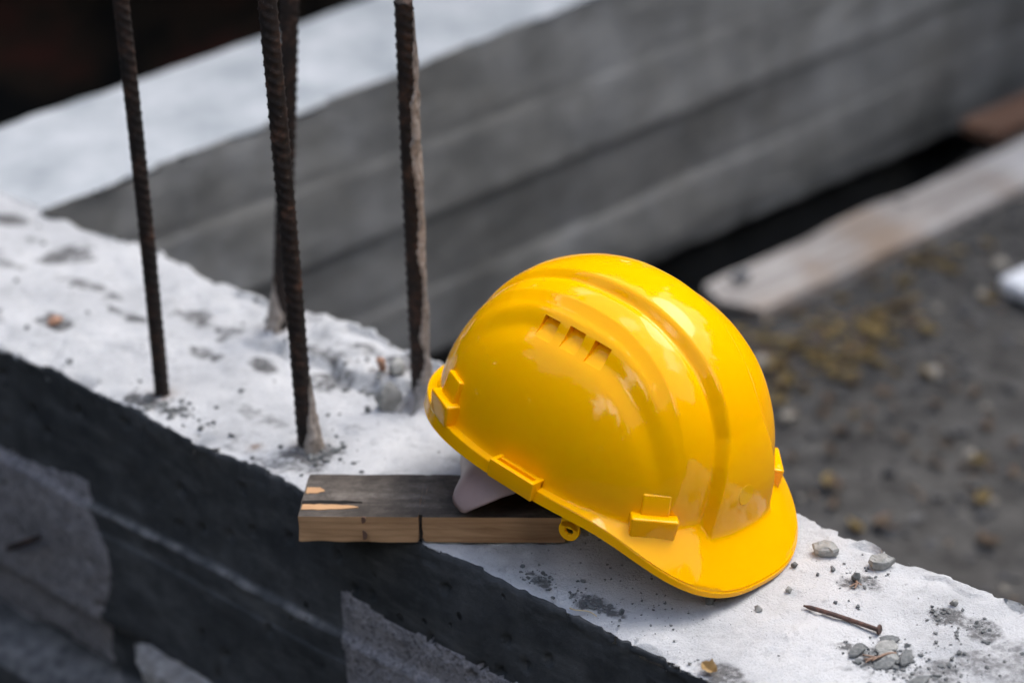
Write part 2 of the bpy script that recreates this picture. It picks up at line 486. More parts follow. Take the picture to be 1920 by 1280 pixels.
def build_near_wall():
    us = np.concatenate([np.arange(-2.45, -1.75, 0.008), np.arange(-1.75, -0.50, 0.0032), np.arange(-0.50, 0.65, 0.010)])
    zr = np.concatenate([[-0.75], np.arange(-0.46, -0.15, 0.005), np.arange(-0.15, -0.11, 0.0018), np.arange(-0.11, -0.02, 0.004), np.arange(-0.02, 0.0, 0.0022)])
    vr = np.concatenate([np.arange(0, 0.012, 0.002), np.arange(0.012, WID - 0.012, 0.0038), np.arange(WID - 0.012, WID + 0.0005, 0.002)])
    zf = np.concatenate([-np.arange(0.002, 0.02, 0.003), -np.arange(0.02, 0.2, 0.012), [-0.75]])
    left = sstep(-1.12, -1.3, us)
    en = edge_off(us, 4, 0.008 + 0.004 * left)
    ef = edge_off(us, 14, 0.016)
    rows = []
    for z in zr:                       # near face, bottom to top
        zz = np.full_like(us, z)
        dec = np.exp(zz / 0.022)
        rnd = 0.002 * sstep(-0.005, 0.0, zz)
        v = en * dec + face_v(us, zz) + rnd
        rows.append(np.stack([us, v, zz + 0 * us], -1))
    for t in vr:                       # top
        f = t / WID
        v = en * (1 - f) + f * (WID + ef) + 0 * us if False else t + en * (1 - f) + ef * f
        dn = t; df = WID - t
        h = top_h(us, v)
        dc, vc = worley(us * 42, (dn + 0 * us) * 42, 81)
        dc2, vc2 = worley(us * 42, (df + 0 * us) * 42, 91)
        chipn = sstep(0.020, 0.004, dn) * np.maximum(0, vc - 0.62) * (0.018 + 0.018 * left)
        chipf = sstep(0.018, 0.004, df) * np.maximum(0, vc2 - 0.66) * 0.024
        rndn = 0.0012 * (1 - np.clip(dn / 0.004, 0, 1)) ** 2 + 0.0012 * (1 - np.clip(df / 0.004, 0, 1)) ** 2
        rows.append(np.stack([us, v + (0.002 * (1 - np.clip(dn / 0.004, 0, 1)) if dn < 0.004 else 0), h - chipn - chipf - rndn], -1))
    for z in zf:
        zz = np.full_like(us, z)
        v = WID + ef * np.exp(zz / 0.03) + 0.003 * fbm(us * 20, zz * 20, 95)
        rows.append(np.stack([us, v, zz], -1))
    A = np.stack(rows)                 # (nr, nc, 3)
    nr, nc = A.shape[:2]
    P = A.reshape(-1, 3)
    XY = ORG + P[:, :1] * UU + P[:, 1:2] * NN
    V = np.concatenate([XY, P[:, 2:]], 1)
    me = mesh_np('concrete_wall', V, [grid_faces(nr, nc)])
    me.flip_normals() if False else None
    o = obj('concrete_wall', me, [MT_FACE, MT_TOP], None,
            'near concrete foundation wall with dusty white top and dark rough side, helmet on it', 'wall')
    mi = np.zeros((nr - 1, nc - 1), np.int32)
    mi[len(zr) - 1:len(zr) + len(vr), :] = 1
    me.polygons.foreach_set('material_index', mi.ravel())
    sg, sr = stain_map(P[:, 0], P[:, 1])
    ridx = np.repeat(np.arange(nr), nc)
    isface = ridx < len(zr)
    sl = -0.126 + 0.004 * vnoise(P[:, 0] * 6, 0 * P[:, 0], 41)
    fin = np.exp(-((P[:, 2] - sl) / 0.0022) ** 2) * np.clip(0.45 + 1.6 * fbm(P[:, 0] * 22, 0 * P[:, 0], 47, 4, 0.65), 0, 1) + 0.8 * np.exp(-((P[:, 2] + 0.331) / 0.006) ** 2) + 0.6 * np.exp(-((P[:, 2] + 0.255) / 0.003) ** 2)
    fin = np.where(isface, np.clip(fin, 0, 1), 0)
    paint(me, 'stain', np.stack([sg, np.where(isface, 0, sr), fin], -1))
    return o

near_wall = build_near_wall()

# mortar patches smeared on the near wall's side
def mortar_patch(uc, zc, ru, rz, seed, outline, mat, amp=0.0026, name='mortar_patch'):
    nu, nz = int(2 * ru / 0.003), int(2 * rz / 0.003)
    U, Z = np.meshgrid(np.linspace(uc - ru, uc + ru, nu), np.linspace(zc - rz, zc + rz, nz), indexing='ij')
    inside = outline(U, Z) + 0.012 * fbm(U * 18, Z * 18, seed + 5, 3, 0.5)   # ragged, torn outline
    th = amp * sstep(-0.001, 0.014, inside) + 0.0012 * fbm(U * 110, Z * 110, seed, 3, 0.7)
    v = face_v(U, Z) - np.where(inside > 0, np.maximum(th, 0.0006), -0.004)
    XY = ORG + U.reshape(-1, 1) * UU + v.reshape(-1, 1) * NN
    V = np.concatenate([XY, Z.reshape(-1, 1)], 1)
    F = grid_faces(nu, nz)
    keep = (inside.ravel()[F] > 0.0).any(1)
    me = mesh_np(name, V, [F[keep]])
    return obj(name, me, mat, near_wall)

def left_outline(U, Z):
    zt = -0.106 + 0.006 * vnoise(U * 22, 0 * U, 5)
    ur = -1.520 + 0.030 * sstep(-0.10, -0.20, Z) - 0.045 * sstep(-0.20, -0.30, Z)
    return np.minimum(np.minimum(zt - Z, ur - U), Z + 0.322)

def right_outline(U, Z):
    zt = -0.088 + 0.003 * vnoise(U * 18, 0 * U, 15)
    return np.minimum(zt - Z, U + 1.180)

mortar_patch(-1.72, -0.215, 0.27, 0.14, 101, left_outline, MT_MORT)
mortar_patch(-0.90, -0.24, 0.30, 0.17, 111, right_outline, MT_MORT, 0.0024)

# ------------------------------------------------------------------ far wall, square to the near one
FH = R(44.834)
FD = np.array([math.sin(FH), math.cos(FH)])
FN = np.array([FD[1], -FD[0]])
FA = np.array([-0.3954, 2.3503])

def fpt(s, d, z):
    """s along the wall from the inner corner, d out of its face towards the camera"""
    p = FA + FD * s + FN * d
    return Vector((p[0], p[1], z))

def build_far_wall():
    ss = np.concatenate([np.arange(-0.30, 2.6, 0.012), np.arange(2.6, 5.0, 0.1)])
    ZT = -0.025
    zr = np.concatenate([[-0.80, -0.60, -0.53], np.arange(-0.50, -0.03, 0.006), [-0.029, -0.027]])
    dr = np.linspace(0, -0.235, 24)
    rows = []
    eo = 0.006 * fbm(ss * 9, 0 * ss, 204, 4, 0.6)
    ef = 0.006 * fbm(ss * 7, 0 * ss, 214, 4, 0.6)
    seams = [(-0.118, 0.006), (-0.222, 0.009), (-0.322, 0.006), (-0.41, 0.004)]
    offs = [0.0, 0.002, -0.002, 0.002, 0.0]
    for z in zr:
        zz = np.full_like(ss, z)
        d = np.zeros_like(ss) + offs[0]
        for k, (zs, tilt) in enumerate(seams):
            zl = zs - 0.032 * (ss) * 0.9 + 0.004 * vnoise(ss * 5, 0 * ss, 230 + k)
            d += (offs[k + 1] - offs[k]) * sstep(0.004, -0.004, zz - zl)
            d += 0.0018 * np.exp(-((zz - zl) / 0.004) ** 2) * (1 if k % 2 else -1.2)
        d += 0.004 * fbm(ss * 12, zz * 16, 240, 4) + eo * np.exp((zz - ZT) / 0.03)
        bottom = -0.452 - 0.055 * np.clip(ss - 0.7, -1, 2)
        d -= 0.085 * sstep(0.004, -0.008, zz - bottom)            # undercut below the pour
        rows.append(np.stack([ss, d, zz], -1))
    for t in dr:
        f = -t / 0.235
        h = ZT + 0.006 * fbm(ss * 8, t * 8 + 0 * ss, 250, 4) - 0.006 * (1 if f in (0.0, 1.0) else 0)
        rows.append(np.stack([ss, t + eo * (1 - f) + ef * f, h], -1))
    rows.append(np.stack([ss, -0.235 + ef * 0, np.full_like(ss, -0.8)], -1))
    A = np.stack(rows); nr, nc = A.shape[:2]; P = A.reshape(-1, 3)
    XY = FA + P[:, :1] * FD + P[:, 1:2] * FN
    me = mesh_np('foundation_wall', np.concatenate([XY, P[:, 2:]], 1), [grid_faces(nr, nc)])
    o = obj('foundation_wall', me, [MT_FAR, MT_FARTOP], None,
            'far grey board-marked concrete wall running off to the upper right behind the helmet', 'wall')
    tones = np.array([1.26, 1.26, 1.06, 1.16, 1.10])
    S, Zp = P[:, 0], P[:, 2]
    tn = np.full(len(P), tones[0])
    for k, (zs, tilt) in enumerate(seams):
        zl = zs - 0.032 * S * 0.9 + 0.004 * vnoise(S * 5, 0 * S, 230 + k)
        tn = np.where(Zp < zl, tones[k + 1] * (0.92 + 0.55 * fbm(S * 2.6, Zp * 3 + k, 260 + k, 3)), tn)
        tn = tn * (1 - 0.16 * np.exp(-((Zp - zl) / 0.006) ** 2))
    tn = np.where(Zp < -0.452 - 0.055 * np.clip(S - 0.7, -1, 2), 0.25, tn)  # tone cut below the pour to stand for shade in the undercut
    paint(me, 'tone', np.stack([tn, tn, tn], -1))
    mi = np.zeros((nr - 1, nc - 1), np.int32); mi[len(zr) - 1:len(zr) + len(dr) - 1, :] = 1
    me.polygons.foreach_set('material_index', mi.ravel())
build_far_wall()

# ------------------------------------------------------------------ ground
GZ = -0.475
def ground_h(x, y):
    s = (x - FA[0]) * FD[0] + (y - FA[1]) * FD[1]
    d = (x - FA[0]) * FN[0] + (y - FA[1]) * FN[1]
    u = (x - ORG[0]) * UU[0] + (y - ORG[1]) * UU[1]
    v = (x - ORG[0]) * NN[0] + (y - ORG[1]) * NN[1]
    near = np.exp(-((x - 0.3) ** 2 + (y - 3) ** 2) / 30)
    h = GZ + 0.020 * fbm(x * 5, y * 5, 300, 5, 0.55) * near
    inner = (v > 0.1) & (d > -0.12)
    h = np.where(inner, h - 0.22 * sstep(0.125, 0.06, d), h)      # trench along the far wall
    h = np.where(d < -0.12, h - 0.12, h)
    h = np.where(v < 0.1, h - 0.03, h)
    return h
gx = np.concatenate([[-150, -60, -20, -8, -4], np.arange(-2.5, 0.1, 0.1), np.arange(0.1, 1.4, 0.018), np.arange(1.4, 3, 0.1), [4, 8, 20, 60, 150]])
gy = np.concatenate([[-150, -60, -20, -8, -3], np.arange(-1.0, 1.8, 0.1), np.arange(1.8, 4.3, 0.018), np.arange(4.3, 7, 0.1), [9, 20, 60, 150]])
GX, GY = np.meshgrid(gx, gy, indexing='xy')
GZv = ground_h(GX, GY)
me = mesh_np('ground', np.stack([GX, GY, GZv], -1).reshape(-1, 3), [grid_faces(len(gy), len(gx))])
ground = obj('ground', me, [MT_SOIL, MT_SHADESOIL], None, None, None, None, 'structure')
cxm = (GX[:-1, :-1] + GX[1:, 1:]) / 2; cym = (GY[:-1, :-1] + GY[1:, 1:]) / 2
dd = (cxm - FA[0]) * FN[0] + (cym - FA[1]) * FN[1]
me.polygons.foreach_set('material_index', (dd < 0.10).astype(np.int32).ravel())  # blackened soil stands for shade along and behind the far wall

# ------------------------------------------------------------------ loose stone shapes
def stone_mesh(name, n, sx, sy, sz, seed, flat=0.0):
    r = random.Random(seed)
    bm = bmesh.new()
    for k in range(n):
        d = Vector((r.gauss(0, 1), r.gauss(0, 1), r.gauss(0, 1))).normalized()
        k2 = r.uniform(0.82, 1.0)
        z = d.z
        if flat: z = max(-1, min(1, z * (1 + 2 * flat)))
        bm.verts.new((d.x * sx * k2, d.y * sy * k2, z * sz * k2))
    res = bmesh.ops.convex_hull(bm, input=bm.verts)
    bmesh.ops.delete(bm, geom=[e for e in res['geom_interior'] if isinstance(e, bmesh.types.BMVert)], context='VERTS')
    lo = min(v.co.z for v in bm.verts)
    for v in bm.verts: v.co.z -= lo
    return bm_mesh(name, bm)

def chip_mesh(name, sx, sy, sz, seed, n=11):
    """flat spall: irregular polygon plate with an uneven broken edge"""
    r = random.Random(seed)
    bm = bmesh.new()
    def ring(k, z, jit):
        out = []
        for i, (a, q) in enumerate(base):
            out.append(bm.verts.new((math.cos(a) * q * sx * k + r.uniform(-jit, jit) * sx, math.sin(a) * q * sy * k + r.uniform(-jit, jit) * sy, z * sz + r.uniform(-.08, .08) * sz)))
        return out
    base = [(2 * math.pi * i / n + r.uniform(-.22, .22), r.uniform(.78, 1.05)) for i in range(n)]
    rings = [ring(0.66, 0.0, .05), ring(0.92, 0.38, .07), ring(1.0, 0.80, .04), ring(0.90, 1.0, .04), ring(0.5, 1.04, .06)]
    for a, b in zip(rings, rings[1:]):
        for i in range(n):
            bm.faces.new((a[i], a[(i + 1) % n], b[(i + 1) % n], b[i]))
    bm.faces.new(rings[-1]); bm.faces.new(rings[0][::-1])
    bmesh.ops.triangulate(bm, faces=[f for f in bm.faces if len(f.verts) > 4])
    return bm_mesh(name, bm)

def merge_scatter(name, protos, items, mat, **kw):
    """items: (proto index, 4x4 matrix); one joined mesh for what nobody could count"""
    Vs, Fs, n = [], [], 0
    data = []
    for pm in protos:
        V = np.empty(len(pm.vertices) * 3, np.float32); pm.vertices.foreach_get('co', V)
        pm.calc_loop_triangles()
        T = np.empty(len(pm.loop_triangles) * 3, np.int32); pm.loop_triangles.foreach_get('vertices', T)
        data.append((V.reshape(-1, 3), T.reshape(-1, 3)))
    for k, m in items:
        V, T = data[k]
        m = np.array(m)
        Vs.append(V @ m[:3, :3].T + m[:3, 3]); Fs.append(T + n); n += len(V)
    me = mesh_np(name, np.concatenate(Vs), [np.concatenate(Fs)], smooth=False)
    return obj(name, me, mat, **kw)

def trs(loc, rz, s, tilt=0.0):
    return Matrix.Translation(loc) @ Matrix.Rotation(rz, 4, 'Z') @ Matrix.Rotation(tilt, 4, 'X') @ Matrix.Diagonal((*s, 1)) if isinstance(s, tuple) else \
        Matrix.Translation(loc) @ Matrix.Rotation(rz, 4, 'Z') @ Matrix.Rotation(tilt, 4, 'X') @ Matrix.Scale(s, 4)

# ground cover of grit, stones and fallen leaves (out of focus, uncountable)
pro = [stone_mesh('pebble_form', 14, 1, 0.8, 0.55, 50 + k) for k in range(5)]
items = []
for k in range(3300):
    x = random.uniform(0.15, 1.35); y = random.uniform(1.85, 4.1)
    if (x - FA[0]) * FN[0] + (y - FA[1]) * FN[1] < 0.13: continue
    z = float(ground_h(np.array(x), np.array(y)))
    sz = 0.004 + 0.011 * random.random() ** 3
    items.append((random.randrange(5), trs((x, y, z - sz * 0.15), random.uniform(0, 6.28), sz)))
merge_scatter('gravel', pro, items[:2000], m_simple('grey_gravel', (0.04, 0.04, 0.042), (0.13, 0.125, 0.12), 8, 0.9, 0.0), kind='stuff',
              label='dark grey grit and gravel covering the ground on the right', cat='gravel')
merge_scatter('pale_gravel', pro, [(a, b @ Matrix.Scale(1.25, 4)) for a, b in items[2000:2330]], m_simple('pale_gravel', (0.16, 0.145, 0.12), (0.30, 0.27, 0.225), 8, 0.9, 0.0), kind='stuff',
              label='scattered paler pebbles among the dark grit on the right', cat='gravel')

def leaf_mesh(name, L, Wd, curl, seed):
    r = random.Random(seed)
    n = 8
    bm = bmesh.new()
    rows = []
    for i in range(n + 1):
        t = i / n
        wv = Wd * (math.sin(math.pi * min(1, t * 1.02)) ** 0.8) * r.uniform(.8, 1.1) + 0.0004
        z0 = curl * L * (t - .5) ** 2 * 4 * .35
        rows.append([bm.verts.new((L * (t - .5), s * wv * .5, z0 + abs(s) * curl * wv * r.uniform(.4, .8))) for s in (-1, -.5, 0, .5, 1)])
    for a, b in zip(rows, rows[1:]):
        for i in range(4): bm.faces.new((a[i], a[i + 1], b[i + 1], b[i]))
    ret = bmesh.ops.solidify(bm, geom=list(bm.faces), thickness=0.0004)
    return bm_mesh(name, bm, True, 50)
lp = [leaf_mesh('leaf_form', 1.0, 0.5, random.uniform(.2, .9), 70 + k) for k in range(4)]
def leaf_items(cx, cy, sx, sy, n, rot=0.0):
    out = []
    for k in range(n):
        a, b = random.gauss(0, sx), random.gauss(0, sy)
        x = cx + a * math.cos(rot) - b * math.sin(rot); y = cy + a * math.sin(rot) + b * math.cos(rot)
        z = float(ground_h(np.array(x), np.array(y)))
        s = random.uniform(.012, .036)
        out.append((random.randrange(4), trs((x, y, z + .004 + random.random() * .006), random.uniform(0, 6.28), s, random.uniform(-.4, .4))))
    return out
MT_LY = m_simple('yellowed_fallen_leaf', (0.20, 0.145, 0.06), (0.42, 0.31, 0.13), 6, 0.7, 0.0)
MT_LB = m_simple('brown_fallen_leaf', (0.11, 0.08, 0.055), (0.28, 0.20, 0.14), 6, 0.7, 0.0)
merge_scatter('yellow_leaves', lp, leaf_items(.43, 2.70, .11, .045, 110, R(40)) + leaf_items(.60, 2.95, .05, .04, 14, R(40)) + leaf_items(.60, 2.5, .25, .3, 18), MT_LY, kind='stuff',
              label='yellowed fallen leaves lying along the front edge of the grey plank', cat='leaves')
merge_scatter('brown_leaves', lp, leaf_items(.40, 2.68, .10, .04, 25, R(40)) + leaf_items(.58, 2.45, .2, .35, 130) + leaf_items(.46, 2.40, .05, .05, 10), MT_LB, kind='stuff',
              label='brown fallen leaves strewn over the dark ground on the right', cat='leaves')

# ------------------------------------------------------------------ planks beside the far wall
def plank(name, p0, p1, wd, th, mat, label, z, seed, jag=0.02):
    p0 = Vector(p0); p1 = Vector(p1)
    L = (p1 - p0).length
    n, m_ = 60, 10
    r = np.random.default_rng(seed)
    t = np.linspace(0, L, n)
    e1 = 0.012 * fbm(t * 5, 0 * t, seed, 4); e2 = 0.012 * fbm(t * 6, 0 * t + 4, seed + 3, 4)
    prof = [(-.5, 0), (-.5, .9), (-.48, 1), (-.25, 1), (0, 1), (.25, 1), (.48, 1), (.5, .9), (.5, 0)]
    rows = []
    for k, tt in enumerate(t):
        row = []
        for (a, b) in prof:
            x = tt + (jag * float(vnoise(a * 14, 3.3, seed)) * 2 if k in (0, n - 1) else 0)
            y = a * wd + (e1[k] if a < 0 else e2[k]) * abs(a) * 2
            row.append((x, y, b * th + .003 * float(vnoise(tt * 9, a * 5, seed + 7))))
        rows.append(row)
    V = np.array(rows).reshape(-1, 3)
    nc = len(prof)
    F = grid_faces(n, nc)
    caps = [np.arange(nc)[None, ::-1], (np.arange(nc) + (n - 1) * nc)[None, :]]
    me = mesh_np(name, V, [F, caps[0], caps[1]], smooth=False)
    o = obj(name, me, mat, None, label, 'plank')
    d = (p1 - p0)
    o.matrix_world = Matrix.Translation((p0.x, p0.y, z)) @ Matrix.Rotation(math.atan2(d.y, d.x), 4, 'Z')
    return o
PLANK_A, PLANK_B = (0.302, 2.824, 0), (1.06, 3.480, 0)
plank('weathered_plank', PLANK_A, PLANK_B, 0.118, 0.024, MT_PLANK,
      'long weathered pale grey plank lying on the ground along the far wall', GZ - 0.004, 401)
plank('brown_plank', (0.755, 3.375, 0), (1.25, 3.80, 0), 0.080, 0.022, MT_BROWN,
      'short dark brown board on the ground at the upper right behind the grey plank', GZ + 0.012, 411)
bmx = box_bm(0.30, 0.15, 0.022, 0.005, 3)
wb = obj('white_block', bm_mesh('white_block', bmx, True, 40), MT_WHITE, None, 'white plastic block cut off by the right edge of the photo', 'block')
wb.location = (0.842, 2.852, GZ + 0.030); wb.rotation_euler = (0.02, -0.04, R(36))
for k, (px, py, s, lb) in enumerate([(0.324, 2.872, 0.016, 'grey stone resting on the helmet end of the pale plank by the dark gap'),
                                     (0.636, 3.248, 0.016, 'small reddish brown stone between the pale plank and the far wall')]):
    me = stone_mesh('stone', 22, s, s * .8, s * .8, 420 + k)
    o = obj('stone', me, m_simple('pale_stone', (0.11, 0.115, 0.12), (0.19, 0.195, 0.2), 30, 0.9, 0.001) if k == 0 else MT_BROWN, None, lb, 'stone')
    o.location = (px, py, GZ + 0.019 if k == 0 else float(ground_h(np.array(px), np.array(py))) - 0.002)

# ------------------------------------------------------------------ woodland round the site and the clay bank behind the far wall
def build_woodland():
    n = 62000
    head = np.radians(rng.uniform(20, 380, n))
    dist = 4.6 + 3.2 * rng.random(n) ** 1.5
    right = sstep(R(150), R(110), head)  # right-hand arc of trees added to darken the helmet's reflections
    hmax = 4.4 + 2.2 * vnoise(np.degrees(head) / 9, 0 * head, 500) - 0.9 * right
    z = GZ + hmax * rng.random(n) ** 0.9
    cl = vnoise(np.degrees(head) / 4.5, z * 1.3, 505)
    dist = dist + cl * 1.6
    C = np.stack([np.sin(head) * dist, np.cos(head) * dist, z], -1)
    a = rng.normal(size=(n, 3)); a /= np.linalg.norm(a, axis=1, keepdims=True)
    b = np.cross(a, rng.normal(size=(n, 3))); b /= np.linalg.norm(b, axis=1, keepdims=True)
    s = rng.uniform(.11, .24, (n, 1))
    V = np.stack([C - a * s, C + b * s * .55, C + a * s, C - b * s * .55], 1).reshape(-1, 3)
    F = np.arange(n * 4).reshape(-1, 4)
    me = mesh_np('woodland', V, [F], smooth=False)
    obj('woodland', me, MT_FOL, kind='stuff', label='dark green wood out of view all round the site, right side added to darken reflections', cat='foliage')
build_woodland()

def build_bank():
    n, m_ = 60, 26
    a = np.linspace(-1.6, 0.3, n); b = np.linspace(0, 1, m_)
    A, B = np.meshgrid(a, b, indexing='ij')
    x = A; y = 3.55 - 0.55 * (A + 0.6) + B * 1.7
    z = GZ - 0.25 + 0.75 * B ** 0.7 + 0.10 * fbm(x * 4, y * 4, 600, 4)
    me = mesh_np('clay_bank', np.stack([x, y, z], -1).reshape(-1, 3), [grid_faces(n, m_)])
    m = Mat('shade_darkened_clay', 0.95, 0.1)
    m.color(m.ramp(m.noise(3.2, 6, 0.6), [(0.40, (0.004, 0.004, 0.0035)), (0.50, (0.016, 0.011, 0.007)), (0.58, (0.034, 0.012, 0.008)), (0.70, (0.010, 0.009, 0.006))]))  # near-black tones put the bank's deep shade into its colour
    obj('clay_bank', me, m.m, kind='structure')
build_bank()

# ------------------------------------------------------------------ reinforcing bars
def rebar(pts, r0, seed, label, crust=None, collar=None):
    p = [Vector(q) for q in pts]
    root = empty('rebar', p[0], label, 'rebar', 'reinforcing bars cast into the near wall')
    # smooth path
    hs = np.array([q.z for q in p]); xs = np.array([q.x for q in p]); ys = np.array([q.y for q in p])
    step = 0.0016
    z = np.arange(hs[0], hs[-1], step)
    cx = np.polyval(np.polyfit(hs, xs, min(2, len(p) - 1)), z) - p[0].x
    cy = np.interp(z, hs, ys) - p[0].y
    na = 28
    a = np.linspace(0, 2 * np.pi, na, endpoint=False)
    Z, A = np.meshgrid(z, a, indexing='ij')
    side = np.cos(A + seed)
    pitch = 0.0088
    ph = (Z / pitch + np.where(side > 0, 0, .5) + 0.55 * np.sin(A + seed) * np.where(side > 0, 1, -1)) % 1.0
    rib = np.exp(-((ph - .5) / .10) ** 2) * np.clip(np.abs(side) * 1.5 - 0.15, 0, 1)
    lon = np.exp(-((np.abs(side)) / .16) ** 2)
    rr = r0 + 0.0016 * rib + 0.0008 * lon + 0.0005 * fbm(Z * 200, A * 3, seed * 7 + 1, 3)
    X = cx[:, None] + rr * np.cos(A); Y = cy[:, None] + rr * np.sin(A)
    V = np.stack([X, Y, Z - p[0].z], -1).reshape(-1, 3)
    n = len(z)
    V = np.concatenate([V, [[cx[-1], cy[-1], z[-1] - p[0].z + .0006]]])
    fan = np.stack([(n - 1) * na + np.arange(na), (n - 1) * na + (np.arange(na) + 1) % na, np.full(na, n * na)], -1)
    me = mesh_np('bar', V, [grid_faces(n, na, True), fan])
    obj('bar', me, MT_RUST, root)
    if crust:                            # dried mortar clinging to one side
        z0, z1, ang, half, th = crust
        zc = np.arange(z0, z1, 0.002); ac = np.linspace(-1, 1, 22)
        Zc, Ac = np.meshgrid(zc, ac, indexing='ij')
        ww = half * (0.75 + 0.9 * fbm(Zc * 26, 0 * Zc, seed + 900, 3)) * sstep(z1, z1 - min(.05, (z1 - z0) * .6), Zc)
        ang2 = ang + Ac * np.maximum(ww, .05)
        lump = np.maximum(0.0, th * (0.55 + 0.9 * fbm(Zc * 55, Ac * 2, seed + 910, 4, .6)) * np.sqrt(np.maximum(0, 1 - Ac ** 2)))
        lump = lump * (.35 + .65 * sstep(z1, z1 - min(.05, (z1 - z0) * .6), Zc))
        lump = lump + .004 * sstep(.06, .0, Zc) * (1 - Ac ** 2)
        rc = r0 - .0006 + lump + .0016 * (1 - Ac ** 4)
        cxx = np.interp(Zc, z - p[0].z, cx); cyy = np.interp(Zc, z - p[0].z, cy)
        V = np.stack([cxx + rc * np.cos(ang2), cyy + rc * np.sin(ang2), Zc], -1).reshape(-1, 3)
        obj('mortar_crust', mesh_np('mortar_crust', V, [grid_faces(len(zc), 22)]), MT_CRUST, root)
    if collar:                           # mortar splashed up at the foot
        rad, hgt, skew = collar
        q = np.linspace(0, 1, 16); al = np.linspace(0, 2 * np.pi, 36, endpoint=False)
        Q, AL = np.meshgrid(q, al, indexing='ij')
        rad_a = rad * (1 + .45 * np.cos(AL - skew) + .5 * vnoise(AL * 1.6, 0 * AL, seed + 40))
        h_a = hgt * (1 + .35 * np.cos(AL - skew))
        rq = r0 * .98 + (1 - Q) ** 1.6 * rad_a
        zq = -.006 + h_a * Q ** 1.3 + .002 * fbm(rq * 200 * np.cos(AL), rq * 200 * np.sin(AL), seed + 50, 3)
        V = np.stack([rq * np.cos(AL), rq * np.sin(AL), zq], -1).reshape(-1, 3)
        obj('mortar_collar', mesh_np('mortar_collar', V, [grid_faces(16, 36, True)]), MT_COLLAR, root)
    return root

rebar([(-0.310, 1.767, -0.004), (-0.3065, 1.767, 0.174), (-0.305, 1.767, 0.45)], 0.0062, 1, 'dark rusty steel bar furthest left, thinnest looking of the four')
rebar([(-0.176, 1.662, -0.004), (-0.1752, 1.662, 0.206), (-0.1765, 1.662, 0.46)], 0.0071, 2, 'dark rusty steel bar in front, nearest the near edge, mortar lump at its foot',
      (-0.004, 0.075, R(-25), 1.5, 0.0042), (0.014, 0.020, R(10)))
rebar([(-0.215, 1.876, -0.004), (-0.200, 1.876, 0.121), (-0.172, 1.876, 0.40)], 0.0076, 3, 'leaning rusty steel bar half hidden behind the front bar',
      (-0.004, 0.06, R(215), 1.7, 0.002), (0.010, 0.022, R(180)))
rebar([(-0.081, 1.732, -0.004), (-0.0785, 1.732, 0.18), (-0.0752, 1.732, 0.365)], 0.0072, 4, 'steel bar next to the helmet caked with pale mortar, its cut top end in view',
      (0.0, 0.362, R(-22), 1.25, 0.0030), (0.020, 0.040, R(5)))

